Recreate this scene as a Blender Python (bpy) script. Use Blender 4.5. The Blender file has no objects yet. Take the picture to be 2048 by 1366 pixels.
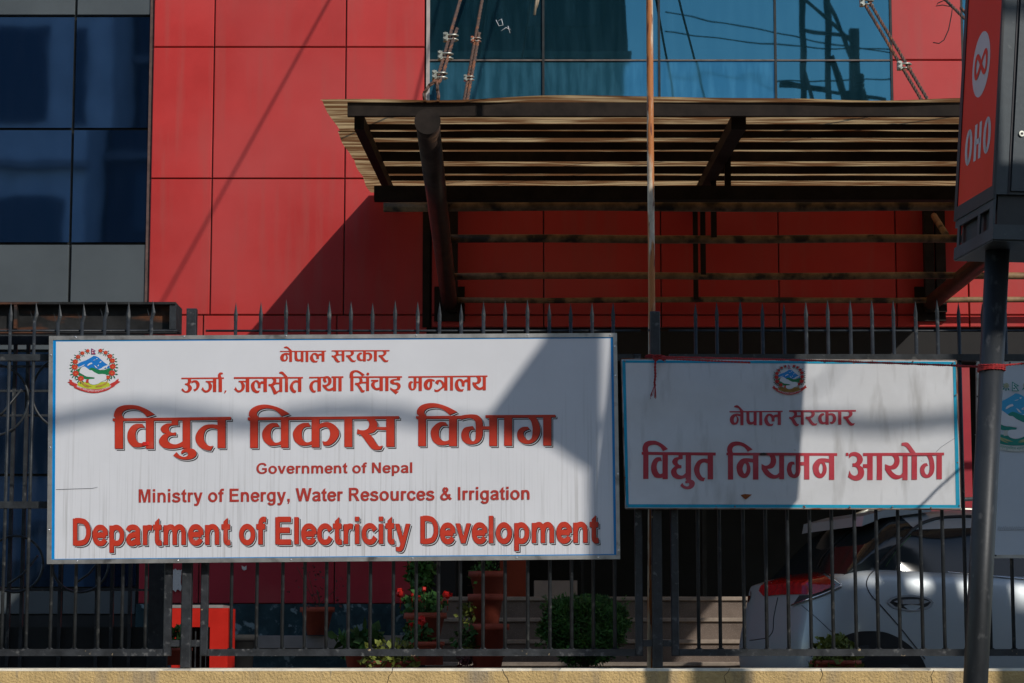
import bpy, bmesh, math, random
from mathutils import Vector, Matrix
from mathutils.geometry import tessellate_polygon
from mathutils.bvhtree import BVHTree
R = math.radians
random.seed(7)
C = bpy.context.scene.collection
SC = bpy.context.scene

# ------------------------------------------------------------------ camera, sky, sun, exposure
F, CX, CY, HOR = 4713.0, 1024.0, 683.0, 1300.0          # lens of the photograph in pixels of 2048 x 1366
EYE = 1.6
PITCH = math.atan((HOR - CY) / F)
cam = bpy.data.cameras.new('camera'); camo = bpy.data.objects.new('camera', cam); C.objects.link(camo)
cam.sensor_width = 36.0; cam.lens = 36.0 * F / 2048.0; cam.clip_start = 0.1; cam.clip_end = 600
camo.location = (0, 0, EYE); camo.rotation_euler = (math.pi / 2 + PITCH, 0, 0)
SC.camera = camo
SUNV = Vector((0.72, -1.0, 0.70)).normalized()            # towards the sun
EL = math.asin(SUNV.z); AZ = math.atan2(SUNV.x, SUNV.y)
w = bpy.data.worlds.new('World'); SC.world = w; w.use_nodes = True
nt = w.node_tree; nt.nodes.clear()
sky = nt.nodes.new('ShaderNodeTexSky'); sky.sky_type = 'NISHITA'; sky.sun_disc = False
sky.sun_elevation = EL; sky.sun_rotation = AZ; sky.air_density = 1.2; sky.dust_density = 0.3; sky.ozone_density = 2.5
bg = nt.nodes.new('ShaderNodeBackground'); bg.inputs['Strength'].default_value = 0.152
wo = nt.nodes.new('ShaderNodeOutputWorld')
nt.links.new(sky.outputs[0], bg.inputs[0]); nt.links.new(bg.outputs[0], wo.inputs[0])
sl = bpy.data.lights.new('sun', 'SUN'); sl.energy = 3.25; sl.angle = R(0.53); sl.color = (1.0, 0.95, 0.88)
so = bpy.data.objects.new('sun', sl); C.objects.link(so)
so.rotation_euler = SUNV.to_track_quat('Z', 'Y').to_euler(); so.location = (8, -8, 12)
SC.view_settings.view_transform = 'Standard'; SC.view_settings.look = 'None'
SC.view_settings.exposure = 0.0; SC.view_settings.gamma = 1.0; SC.view_settings.use_curve_mapping = False
SC.render.engine = 'CYCLES'; SC.cycles.max_bounces = 8; SC.cycles.transparent_max_bounces = 12

# ------------------------------------------------------------------ helpers
def at(px, py, Y):
    "point at depth Y that the photograph shows at px, py"
    x = (px - CX) / F; u = (CY - py) / F
    d = Vector((x, math.cos(PITCH) - u * math.sin(PITCH), math.sin(PITCH) + u * math.cos(PITCH)))
    return Vector((0, 0, EYE)) + d * (Y / d.y)
def X(px, Y, py=700): return at(px, py, Y).x
def Z(py, Y): return at(CX, py, Y).z

def tag(o, label=None, cat=None, group=None, kind=None):
    if label: o['label'] = label
    if cat: o['category'] = cat
    if group: o['group'] = group
    if kind: o['kind'] = kind
    return o
def thing(name, label, cat, loc=(0, 0, 0), group=None):
    o = bpy.data.objects.new(name, None); C.objects.link(o); o.location = loc
    bpy.context.view_layer.update()
    return tag(o, label, cat, group)
class MB:
    def __init__(s): s.v = []; s.f = []; s.m = []; s.sm = []; s.mi = 0
    def face(s, pts, smooth=False):
        n = len(s.v); s.v += [tuple(p) for p in pts]; s.f.append(tuple(range(n, n + len(pts)))); s.m.append(s.mi); s.sm.append(smooth)
    def box(s, a, b, rot=None, ctr=None):
        x0, y0, z0 = a; x1, y1, z1 = b
        P = [Vector(p) for p in ((x0,y0,z0),(x1,y0,z0),(x1,y1,z0),(x0,y1,z0),(x0,y0,z1),(x1,y0,z1),(x1,y1,z1),(x0,y1,z1))]
        if rot is not None: P = [rot @ (p - ctr) + ctr for p in P]
        n = len(s.v); s.v += [tuple(p) for p in P]
        for q in ((0,3,2,1),(4,5,6,7),(0,1,5,4),(1,2,6,5),(2,3,7,6),(3,0,4,7)): s.f.append(tuple(n + k for k in q)); s.m.append(s.mi); s.sm.append(False)
    def cbox(s, a, b, c=0.004):
        "box whose front (low y) edges are chamfered"
        x0, y0, z0 = a; x1, y1, z1 = b
        o = [(x0,y0+c,z0),(x1,y0+c,z0),(x1,y0+c,z1),(x0,y0+c,z1)]; i = [(x0+c,y0,z0+c),(x1-c,y0,z0+c),(x1-c,y0,z1-c),(x0+c,y0,z1-c)]
        bk = [(x0,y1,z0),(x1,y1,z0),(x1,y1,z1),(x0,y1,z1)]
        n = len(s.v); s.v += o + i + bk
        fs = [(4,5,6,7),(11,10,9,8)]
        for k in range(4):
            j = (k + 1) % 4; fs += [(k, j, 4 + j, 4 + k), (8 + k, 8 + j, j, k)]
        for q in fs: s.f.append(tuple(n + k for k in q)); s.m.append(s.mi); s.sm.append(False)
    def prism(s, poly, d):
        "poly: Vectors in a plane; d: extrusion vector"
        n = len(poly); b = len(s.v); s.v += [tuple(p) for p in poly] + [tuple(Vector(p) + Vector(d)) for p in poly]
        for t in tessellate_polygon([[Vector(p) for p in poly]]):
            s.f.append(tuple(b + k for k in t)); s.m.append(s.mi); s.sm.append(False)
            s.f.append(tuple(b + n + k for k in reversed(t))); s.m.append(s.mi); s.sm.append(False)
        for k in range(n):
            j = (k + 1) % n; s.f.append((b + k, b + j, b + n + j, b + n + k)); s.m.append(s.mi); s.sm.append(False)
    def tube(s, pts, r, n=8, cap=True, smooth=True):
        pts = [Vector(p) for p in pts]; N = len(pts); rr = r if isinstance(r, (list, tuple)) else [r] * N
        b = len(s.v); up = None
        for i, p in enumerate(pts):
            t = (pts[min(i + 1, N - 1)] - pts[max(i - 1, 0)]).normalized()
            if up is None: up = t.orthogonal().normalized()
            up = (up - t * up.dot(t))
            up = up.normalized() if up.length > 1e-6 else t.orthogonal().normalized()
            q = t.cross(up)
            for k in range(n):
                a = 2 * math.pi * k / n; s.v.append(tuple(p + (up * math.cos(a) + q * math.sin(a)) * rr[i]))
        for i in range(N - 1):
            for k in range(n):
                j = (k + 1) % n; s.f.append((b + i*n + k, b + i*n + j, b + (i+1)*n + j, b + (i+1)*n + k)); s.m.append(s.mi); s.sm.append(smooth)
        if cap:
            s.f.append(tuple(b + k for k in reversed(range(n)))); s.m.append(s.mi); s.sm.append(False)
            s.f.append(tuple(b + (N-1)*n + k for k in range(n))); s.m.append(s.mi); s.sm.append(False)
    def build(s, name, mat, parent=None, fix=True):
        me = bpy.data.meshes.new(name); me.from_pydata(s.v, [], s.f)
        for m in (mat if isinstance(mat, (list, tuple)) else [mat]): me.materials.append(m)
        me.polygons.foreach_set('material_index', s.m); me.polygons.foreach_set('use_smooth', s.sm)
        if fix:
            bm = bmesh.new(); bm.from_mesh(me); bmesh.ops.recalc_face_normals(bm, faces=bm.faces); bm.to_mesh(me); bm.free()
        me.update()
        o = bpy.data.objects.new(name, me); C.objects.link(o)
        if parent is not None:
            o.parent = parent; o.matrix_parent_inverse = Matrix.Identity(4)
            M = parent.matrix_basis.copy(); q = parent.parent
            while q is not None: M = q.matrix_basis @ M; q = q.parent
            if M != Matrix.Identity(4): me.transform(M.inverted())
        return o
def rng(): return random.random()
def spline(pts, closed=True, seg=5):
    "pts: list of (x, y, corner) -> Catmull-Rom smoothed between corners"
    n = len(pts); out = []
    for i in range(n if closed else n - 1):
        p1 = pts[i]; p2 = pts[(i + 1) % n]
        p0 = pts[i - 1] if (closed or i > 0) else p1; p3 = pts[(i + 2) % n] if (closed or i + 2 < n) else p2
        if p1[2] and p2[2]: out.append((p1[0], p1[1])); continue
        if p1[2]: p0 = (2*p1[0]-p2[0], 2*p1[1]-p2[1]) if p2[2] else (p1[0] - 0.5*(p2[0]-p1[0]), p1[1] - 0.5*(p2[1]-p1[1]))
        if p2[2]: p3 = (p2[0] + 0.5*(p2[0]-p1[0]), p2[1] + 0.5*(p2[1]-p1[1]))
        for k in range(seg):
            t = k / seg
            out.append(tuple(0.5*((2*p1[a]) + (-p0[a]+p2[a])*t + (2*p0[a]-5*p1[a]+4*p2[a]-p3[a])*t*t + (-p0[a]+3*p1[a]-3*p2[a]+p3[a])*t**3) for a in (0, 1)))
    if not closed: out.append((pts[-1][0], pts[-1][1]))
    return out
def parse(sx):
    r = []
    for t in sx.replace(')(', ' ').split():
        c = t.endswith('!'); a, b = t.rstrip('!').split(','); r.append((float(a), float(b), c))
    return r

# ------------------------------------------------------------------ materials
def mat(name, col, rough=0.6, metal=0.0, var=0.0, vscale=4.0, vstretch=(1, 1, 1), col2=None, lo=0.35, hi=0.65, bump=0.0, bscale=40.0, spec=0.28, coat=0.0, trans=None):
    m = bpy.data.materials.new(name); m.use_nodes = True; N = m.node_tree.nodes; L = m.node_tree.links
    b = N['Principled BSDF']; b.inputs['Roughness'].default_value = rough; b.inputs['Metallic'].default_value = metal
    b.inputs['Specular IOR Level'].default_value = spec; b.inputs['Coat Weight'].default_value = coat
    b.inputs['Base Color'].default_value = (*col, 1)
    tc = N.new('ShaderNodeTexCoord'); mp = N.new('ShaderNodeMapping'); mp.inputs['Scale'].default_value = vstretch
    L.new(tc.outputs['Object'], mp.inputs[0])
    out = None
    if var or col2:
        nz = N.new('ShaderNodeTexNoise'); nz.inputs['Scale'].default_value = vscale; nz.inputs['Detail'].default_value = 6; nz.inputs['Roughness'].default_value = 0.65
        L.new(mp.outputs[0], nz.inputs[0])
        rp = N.new('ShaderNodeValToRGB'); rp.color_ramp.elements[0].position = lo; rp.color_ramp.elements[1].position = hi
        if col2: rp.color_ramp.elements[0].color = (*col, 1); rp.color_ramp.elements[1].color = (*col2, 1)
        else:
            rp.color_ramp.elements[0].color = (*[c * (1 - var) for c in col], 1); rp.color_ramp.elements[1].color = (*[min(1, c * (1 + var)) for c in col], 1)
        L.new(nz.outputs[0], rp.inputs[0]); L.new(rp.outputs[0], b.inputs['Base Color']); out = rp
        n2 = N.new('ShaderNodeMapRange'); n2.inputs[3].default_value = max(0.03, rough - 0.1); n2.inputs[4].default_value = min(1, rough + 0.12)
        L.new(nz.outputs[0], n2.inputs[0]); L.new(n2.outputs[0], b.inputs['Roughness'])
    if bump:
        nb = N.new('ShaderNodeTexNoise'); nb.inputs['Scale'].default_value = bscale; nb.inputs['Detail'].default_value = 4
        L.new(tc.outputs['Object'], nb.inputs[0])
        bp = N.new('ShaderNodeBump'); bp.inputs['Strength'].default_value = bump; bp.inputs['Distance'].default_value = 0.01
        L.new(nb.outputs[0], bp.inputs['Height']); L.new(bp.outputs[0], b.inputs['Normal'])
    m['x'] = 1
    return m
def layer(m, col, scale, stretch, lo, hi, detail=5, seed=0.0, grad=None):
    "adds stains, rust or chips of their own shape over a material's colour; grad=(axis, from, to) keeps them to one side"
    N = m.node_tree.nodes; L = m.node_tree.links; b = N['Principled BSDF']
    tc = N.new('ShaderNodeTexCoord'); mp = N.new('ShaderNodeMapping'); mp.inputs['Scale'].default_value = stretch; mp.inputs['Location'].default_value = (seed, seed * 1.7, seed * 0.6)
    L.new(tc.outputs['Object'], mp.inputs[0])
    nz = N.new('ShaderNodeTexNoise'); nz.inputs['Scale'].default_value = scale; nz.inputs['Detail'].default_value = detail; L.new(mp.outputs[0], nz.inputs[0])
    mr = N.new('ShaderNodeMapRange'); mr.inputs[1].default_value = lo; mr.inputs[2].default_value = hi; L.new(nz.outputs[0], mr.inputs[0])
    fac = mr.outputs[0]
    if grad:
        sp = N.new('ShaderNodeSeparateXYZ'); L.new(tc.outputs['Object'], sp.inputs[0])
        g = N.new('ShaderNodeMapRange'); g.inputs[1].default_value = grad[1]; g.inputs[2].default_value = grad[2]; L.new(sp.outputs[grad[0]], g.inputs[0])
        mu = N.new('ShaderNodeMath'); mu.operation = 'MULTIPLY'; L.new(fac, mu.inputs[0]); L.new(g.outputs[0], mu.inputs[1]); fac = mu.outputs[0]
    mx = N.new('ShaderNodeMix'); mx.data_type = 'RGBA'
    L.new(fac, mx.inputs[0])
    src = b.inputs['Base Color']
    if src.is_linked: L.new(src.links[0].from_socket, mx.inputs[6])
    else: mx.inputs[6].default_value = src.default_value[:]
    mx.inputs[7].default_value = (*col, 1)
    L.new(mx.outputs[2], b.inputs['Base Color'])
    return m

M = {}
M['red'] = layer(layer(mat('red_cladding', (0.41, 0.027, 0.024), 0.45, var=0.09, vscale=1.3, bump=0.02, bscale=3), (0.44, 0.062, 0.058), 0.6, (1, 1, 1), 0.42, 0.8, seed=3), (0.5, 0.25, 0.22), 30, (6, 1, 0.8), 0.76, 0.80, seed=1)
def vary(m, amt):
    N = m.node_tree.nodes; L = m.node_tree.links; b = N['Principled BSDF']; oi = N.new('ShaderNodeObjectInfo'); mr = N.new('ShaderNodeMapRange'); mr.inputs[3].default_value = 1 - amt; mr.inputs[4].default_value = 1 + amt
    L.new(oi.outputs['Random'], mr.inputs[0]); hs = N.new('ShaderNodeHueSaturation'); L.new(mr.outputs[0], hs.inputs['Value']); L.new(b.inputs['Base Color'].links[0].from_socket, hs.inputs['Color']); L.new(hs.outputs[0], b.inputs['Base Color']); return m
layer(M['red'], (0.34, 0.06, 0.05), 2.0, (5, 1, 0.4), 0.50, 0.95, seed=6); vary(M['red'], .07)
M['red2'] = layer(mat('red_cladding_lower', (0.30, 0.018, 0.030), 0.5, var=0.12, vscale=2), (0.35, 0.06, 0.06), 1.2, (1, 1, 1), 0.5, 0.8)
M['joint'] = mat('joint_sealant', (0.10, 0.06, 0.05), 0.8, var=0.3, vscale=12)
M['grey'] = mat('grey_cladding', (0.068, 0.079, 0.084), 0.45, var=0.08, vscale=1.5)
M['transom'] = mat('brown_transom', (0.13, 0.10, 0.085), 0.5, var=0.3, vscale=10)
M['mullion'] = mat('dark_mullion', (0.018, 0.02, 0.02), 0.4, var=0.3, vscale=10)
M['trim'] = mat('pale_trim', (0.35, 0.30, 0.27), 0.5, var=0.2, vscale=10)
M['steel'] = layer(mat('black_painted_steel', (0.024, 0.027, 0.030), 0.40, var=0.35, vscale=14, bump=0.06, bscale=70), (0.10, 0.10, 0.095), 22, (1, 1, 1), 0.62, 0.75, seed=2)
M['steel_scuffed'] = layer(layer(mat('scuffed_black_steel', (0.024, 0.026, 0.029), 0.42, var=0.35, vscale=14, bump=0.08, bscale=70), (0.45, 0.34, 0.2), 9, (1, 1, 1), 0.67, 0.69, seed=5), (0.1, 0.1, 0.1), 30, (1, 1, 1), 0.60, 0.72, seed=2)
M['pole'] = layer(mat('dark_grey_pole', (0.020, 0.022, 0.024), 0.42, var=0.3, vscale=8, vstretch=(1, 1, 0.3), bump=0.05, bscale=60), (0.07, 0.07, 0.07), 26, (1, 1, 0.6), 0.60, 0.75, seed=4)
M['pipe'] = layer(mat('brown_pipe', (0.20, 0.125, 0.065), 0.5, var=0.4, vscale=9), (0.03, 0.022, 0.016), 5, (1, 1, 1), 0.52, 0.62, seed=2)
M['beam'] = layer(mat('dark_beam', (0.055, 0.036, 0.028), 0.32, var=0.4, vscale=7, bump=0.05), (0.14, 0.08, 0.05), 6, (1, 1, 1), 0.55, 0.7, seed=8)
M['dark_steel'] = mat('purlin_steel', (0.018, 0.013, 0.010), 0.6, var=0.35, vscale=8, spec=0.1)
M['rust_beam'] = layer(mat('rusty_black_beam', (0.016, 0.016, 0.016), 0.4, var=0.3, vscale=9, bump=0.1), (0.16, 0.055, 0.02), 2.6, (0.8, 1, 3), 0.52, 0.68, seed=3)
M['rust_pole'] = layer(layer(mat('peeling_white_pole', (0.52, 0.42, 0.31), 0.6, var=0.2, vscale=14, bump=0.15, bscale=60), (0.42, 0.15, 0.045), 7, (4, 4, 0.42), 0.44, 0.51, seed=6), (0.15, 0.04, 0.02), 14, (4, 4, 0.7), 0.60, 0.66, seed=1)
M['cable'] = layer(mat('rusty_wire_rope', (0.10, 0.06, 0.045), 0.6, var=0.4, vscale=60), (0.2, 0.08, 0.04), 15, (1, 1, 1), 0.5, 0.6)
M['galv'] = mat('galvanised_clamp', (0.42, 0.42, 0.36), 0.35, 0.7, var=0.25, vscale=40)
M['galv_rust'] = layer(mat('rusty_clamp', (0.35, 0.34, 0.30), 0.5, 0.4, var=0.25, vscale=40), (0.35, 0.09, 0.03), 30, (1, 1, 1), 0.45, 0.55)
M['alu'] = layer(mat('aluminium_angle', (0.36, 0.35, 0.33), 0.42, 0.75, var=0.15, vscale=10), (0.14, 0.13, 0.12), 8, (1, 1, 1), 0.58, 0.72)
M['rivet'] = mat('bright_rivet', (0.75, 0.75, 0.75), 0.25, 0.9)
M['blue'] = mat('sign_blue', (0.0, 0.20, 0.50), 0.35, var=0.1, vscale=5)
M['blue2'] = layer(mat('sign_cyan', (0.0, 0.27, 0.42), 0.45, var=0.12, vscale=6), (0.12, 0.06, 0.03), 24, (1, 1, 1), 0.68, 0.73)
M['edge_rust'] = layer(mat('sheet_edge', (0.20, 0.16, 0.13), 0.6, var=0.3, vscale=20), (0.16, 0.05, 0.02), 12, (1, 1, 1), 0.52, 0.6)
M['white'] = mat('sign_white', (0.60, 0.60, 0.615), 0.45, var=0.035, vscale=2.0, bump=0.0)
M['letter'] = layer(mat('letter_red', (0.47, 0.036, 0.016), 0.42, var=0.05, vscale=20), (0.50, 0.06, 0.035), 10, (1, 1, 1), 0.6, 0.7)
M['letter2'] = mat('letter_brown_red', (0.38, 0.035, 0.025), 0.42, var=0.05, vscale=20)
M['letter3'] = layer(mat('letter_crimson', (0.40, 0.030, 0.045), 0.45, var=0.08, vscale=9), (0.45, 0.07, 0.09), 5, (1, 1, 1), 0.5, 0.7)
M['black'] = mat('letter_black', (0.018, 0.016, 0.02), 0.45)
M['white_print'] = mat('letter_white_edge', (0.64, 0.63, 0.63), 0.45)
M['stucco'] = layer(layer(mat('yellow_stucco', (0.52, 0.36, 0.155), 0.85, var=0.14, vscale=9, bump=1.0, bscale=75), (0.28, 0.22, 0.15), 3.0, (2.5, 1, 0.35), 0.53, 0.75, seed=2), (0.2, 0.17, 0.13), 7, (3, 1, 0.6), 0.66, 0.74, seed=9)
M['stucco_top'] = mat('worn_ledge', (0.62, 0.55, 0.42), 0.8, var=0.2, vscale=9)
M['asphalt'] = mat('asphalt', (0.05, 0.05, 0.05), 0.85, var=0.25, vscale=5, bump=0.3, bscale=90)
M['paving'] = mat('compound_paving', (0.16, 0.145, 0.13), 0.8, var=0.2, vscale=2, bump=0.2)
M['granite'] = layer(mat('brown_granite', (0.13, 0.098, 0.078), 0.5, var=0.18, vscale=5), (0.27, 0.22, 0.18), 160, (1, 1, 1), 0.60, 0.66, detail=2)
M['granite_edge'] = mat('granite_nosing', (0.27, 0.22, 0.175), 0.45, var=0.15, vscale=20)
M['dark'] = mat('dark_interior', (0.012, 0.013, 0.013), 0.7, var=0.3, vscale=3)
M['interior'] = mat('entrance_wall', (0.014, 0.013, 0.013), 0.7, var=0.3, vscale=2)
M['marble'] = layer(mat('teal_marble', (0.020, 0.045, 0.055), 0.25, var=0.4, vscale=5), (0.16, 0.22, 0.24), 11, (1, 1, 1), 0.60, 0.66, detail=8)
M['ledge'] = mat('grey_ledge', (0.22, 0.20, 0.185), 0.6, var=0.12, vscale=6)
M['terracotta'] = layer(mat('terracotta', (0.30, 0.058, 0.032), 0.7, var=0.15, vscale=9, bump=0.1), (0.2, 0.05, 0.035), 5, (1, 1, 1), 0.55, 0.7)
M['soil'] = mat('soil', (0.03, 0.02, 0.014), 0.9, var=0.3, vscale=40)
M['leaf'] = mat('leaf_green', (0.045, 0.125, 0.02), 0.55, var=0.6, vscale=14)
M['leaf_dark'] = mat('leaf_dark_green', (0.035, 0.10, 0.022), 0.6, var=0.6, vscale=10)
M['leaf_yellow'] = mat('leaf_yellow_green', (0.11, 0.13, 0.02), 0.6, var=0.5, vscale=14)
M['leaf_red'] = mat('leaf_dark_red', (0.10, 0.03, 0.03), 0.6, var=0.5, vscale=14)
M['stem'] = mat('plant_stem', (0.06, 0.045, 0.025), 0.8, var=0.3, vscale=20)
M['flower'] = mat('geranium_red', (0.62, 0.018, 0.012), 0.5, var=0.25, vscale=40)
M['redbox'] = mat('bright_red_paint', (0.44, 0.014, 0.007), 0.4, var=0.1, vscale=5)
M['paper'] = layer(mat('torn_paper', (0.55, 0.53, 0.5), 0.8, var=0.1, vscale=10), (0.1, 0.1, 0.1), 60, (1, 1, 3), 0.62, 0.66)
M['tan'] = mat('tan_board', (0.24, 0.19, 0.155), 0.6, var=0.1, vscale=4)
M['orange_wall'] = mat('orange_red_wall', (0.26, 0.045, 0.02), 0.6, var=0.15, vscale=3)
M['car'] = mat('silver_paint', (0.34, 0.37, 0.385), 0.34, 0.25, coat=0.35, var=0.03, vscale=2)
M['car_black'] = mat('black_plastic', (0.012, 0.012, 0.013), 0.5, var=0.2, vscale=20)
M['chrome'] = mat('chrome', (0.7, 0.7, 0.7), 0.12, 1.0)
M['car_glass'] = mat('tinted_car_glass', (0.012, 0.016, 0.018), 0.08, spec=0.35)
M['tail'] = mat('red_tail_lens', (0.40, 0.006, 0.006), 0.12, coat=1.0, var=0.35, vscale=12)
M['rubber'] = mat('rubber', (0.02, 0.02, 0.02), 0.8, var=0.2, vscale=20)
M['rope'] = mat('red_cord', (0.30, 0.022, 0.022), 0.75, var=0.4, vscale=90)
M['oho_red'] = mat('lightbox_red_panel', (0.72, 0.030, 0.010), 0.35, var=0.05, vscale=3)
M['oho_white'] = mat('lightbox_pale_print', (0.52, 0.46, 0.46), 0.4, var=0.05, vscale=8)
M['oho_grey'] = layer(mat('lightbox_grey_case', (0.040, 0.050, 0.056), 0.42, 0.1, var=0.18, vscale=4, bump=0.03), (0.10, 0.11, 0.11), 20, (1, 1, 1), 0.64, 0.72, seed=3)
M['oho_dark'] = mat('lightbox_dark_edge', (0.022, 0.024, 0.026), 0.45, var=0.2, vscale=9)
M['curtain'] = mat('beige_curtain', (0.34, 0.27, 0.19), 0.9, var=0.15, vscale=4, vstretch=(6, 1, 1))
M['curtain_red'] = mat('dark_red_curtain', (0.2, 0.05, 0.05), 0.9, var=0.15, vscale=4)
M['curtain_teal'] = mat('pale_teal_curtain', (0.22, 0.36, 0.33), 0.9, var=0.15, vscale=4, vstretch=(6, 1, 1))
M['floor_in'] = mat('room_floor', (0.06, 0.055, 0.05), 0.7)
M['facade'] = mat('opposite_facade', (0.20, 0.18, 0.16), 0.7, var=0.15, vscale=1)
M['facade2'] = mat('opposite_facade_pale', (0.42, 0.40, 0.36), 0.7, var=0.15, vscale=1)
M['facade3'] = mat('opposite_dark_facade', (0.05, 0.05, 0.055), 0.7, var=0.15, vscale=1)
M['window_dark'] = mat('opposite_window', (0.02, 0.025, 0.03), 0.2)
M['wood_pole'] = mat('concrete_pole', (0.2, 0.19, 0.18), 0.8, var=0.15, vscale=5)
M['wire'] = mat('black_wire', (0.012, 0.012, 0.012), 0.6)
M['blocker'] = mat('blocker_panel', (0.25, 0.25, 0.26), 0.6, var=0.15, vscale=3)  # for the boards added out of view to block the sun
M['pencil'] = mat('pencil_marks', (0.16, 0.16, 0.18), 0.8)

def glass(name, tint, body, refl, rough=0.03, see=0.0, wav=0.15, dirt=1.5):
    m = bpy.data.materials.new(name); m.use_nodes = True; N = m.node_tree.nodes; L = m.node_tree.links; N.clear()
    o = N.new('ShaderNodeOutputMaterial'); g = N.new('ShaderNodeBsdfGlossy'); g.inputs['Color'].default_value = (*tint, 1); g.inputs['Roughness'].default_value = rough
    d = N.new('ShaderNodeBsdfDiffuse'); d.inputs['Color'].default_value = (*body, 1)
    tc = N.new('ShaderNodeTexCoord')
    # dirt: streaks and smears that stay on the pane
    mp = N.new('ShaderNodeMapping'); mp.inputs['Scale'].default_value = (5, 1, 0.8); L.new(tc.outputs['Object'], mp.inputs[0])
    dn = N.new('ShaderNodeTexNoise'); dn.inputs['Scale'].default_value = 2.2; dn.inputs['Detail'].default_value = 7; L.new(mp.outputs[0], dn.inputs[0])
    rp = N.new('ShaderNodeValToRGB'); rp.color_ramp.elements[0].position = 0.42; rp.color_ramp.elements[0].color = (*[c * (0.75 if dirt > 1.2 else .95) for c in body], 1)
    rp.color_ramp.elements[1].position = 0.78; rp.color_ramp.elements[1].color = (*[c * dirt + 0.012 * (dirt - 1) * 2 for c in body], 1)
    L.new(dn.outputs[0], rp.inputs[0]); L.new(rp.outputs[0], d.inputs['Color'])
    nz = N.new('ShaderNodeTexNoise'); nz.inputs['Scale'].default_value = 1.1; L.new(tc.outputs['Object'], nz.inputs[0])
    bp = N.new('ShaderNodeBump'); bp.inputs['Strength'].default_value = wav; bp.inputs['Distance'].default_value = 0.02; L.new(nz.outputs[0], bp.inputs['Height']); L.new(bp.outputs[0], g.inputs['Normal'])
    base = d
    if see:
        t = N.new('ShaderNodeBsdfTransparent'); t.inputs['Color'].default_value = (*tint, 1)
        mx0 = N.new('ShaderNodeMixShader'); mx0.inputs[0].default_value = see; L.new(d.outputs[0], mx0.inputs[1]); L.new(t.outputs[0], mx0.inputs[2]); base = mx0
    mx = N.new('ShaderNodeMixShader'); mx.inputs[0].default_value = refl
    L.new(base.outputs[0], mx.inputs[1]); L.new(g.outputs[0], mx.inputs[2]); L.new(mx.outputs[0], o.inputs[0])
    return m
M['glass_left'] = glass('dark_blue_glass', (0.22, 0.42, 0.85), (0.002, 0.008, 0.022), 0.62, wav=0.05, dirt=1.1)
M['glass_mid'] = glass('teal_blue_glass', (0.14, 0.40, 0.52), (0.014, 0.058, 0.080), 0.32, rough=0.012, see=0.55, wav=0.03, dirt=1.35)
M['glass_spandrel'] = glass('teal_spandrel_glass', (0.12, 0.42, 0.66), (0.020, 0.085, 0.125), 0.22, wav=0.15)
M['glass_low'] = glass('dark_blue_lower_glass', (0.10, 0.2, 0.42), (0.004, 0.010, 0.022), 0.40, wav=0.1)

def translucent(name, col, stain):
    m = bpy.data.materials.new(name); m.use_nodes = True; N = m.node_tree.nodes; L = m.node_tree.links; N.clear()
    o = N.new('ShaderNodeOutputMaterial'); d = N.new('ShaderNodeBsdfDiffuse'); t = N.new('ShaderNodeBsdfTranslucent'); mx = N.new('ShaderNodeMixShader'); mx.inputs[0].default_value = 0.6
    tc = N.new('ShaderNodeTexCoord'); mp = N.new('ShaderNodeMapping'); mp.inputs['Scale'].default_value = (0.8, 3, 1); L.new(tc.outputs['Object'], mp.inputs[0])
    nz = N.new('ShaderNodeTexNoise'); nz.inputs['Scale'].default_value = 2.4; nz.inputs['Detail'].default_value = 6; L.new(mp.outputs[0], nz.inputs[0])
    rp = N.new('ShaderNodeValToRGB'); rp.color_ramp.elements[0].position = 0.46; rp.color_ramp.elements[0].color = (*stain, 1); rp.color_ramp.elements[1].position = 0.62; rp.color_ramp.elements[1].color = (*col, 1)
    L.new(nz.outputs[0], rp.inputs[0]); L.new(rp.outputs[0], d.inputs[0]); L.new(rp.outputs[0], t.inputs[0])
    L.new(d.outputs[0], mx.inputs[1]); L.new(t.outputs[0], mx.inputs[2]); L.new(mx.outputs[0], o.inputs[0])
    return m
M['sheet'] = translucent('tan_fibreglass_sheet', (0.66, 0.45, 0.22), (0.22, 0.10, 0.04))

# ------------------------------------------------------------------ print on the signs
class Print:
    "flat print on a sign: polygons given in photograph pixels, laid a hair in front of depth Y"
    def __init__(s, Y): s.Y = Y; s.mb = MB(); s.k = 0
    def poly(s, pts, holes=(), dx=0, dy=0, lift=0.0):
        s.k += 1; y = s.Y - lift - s.k * 0.00002
        loops = [[at(x + dx, q + dy, s.Y) for x, q in lp] for lp in [pts] + list(holes)]
        flat = [p for lp in loops for p in lp]
        tl = [[Vector((p.x, p.z, 0)) for p in lp] for lp in loops]
        for t in tessellate_polygon(tl):
            a = [Vector((flat[i].x, y, flat[i].z)) for i in t]
            if (a[1] - a[0]).cross(a[2] - a[0]).y > 0: a.reverse()
            s.mb.face(a)
    def strip(s, A, B, lift=0.0):
        s.k += 1; y = s.Y - lift - s.k * 0.00002
        for i in range(len(A) - 1):
            q = [at(A[i][0], A[i][1], s.Y), at(A[i+1][0], A[i+1][1], s.Y), at(B[i+1][0], B[i+1][1], s.Y), at(B[i][0], B[i][1], s.Y)]
            a = [Vector((p.x, y, p.z)) for p in q]
            if (a[1] - a[0]).cross(a[2] - a[0]).y + (a[2] - a[0]).cross(a[3] - a[0]).y > 0: a.reverse()
            s.mb.face(a)

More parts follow.
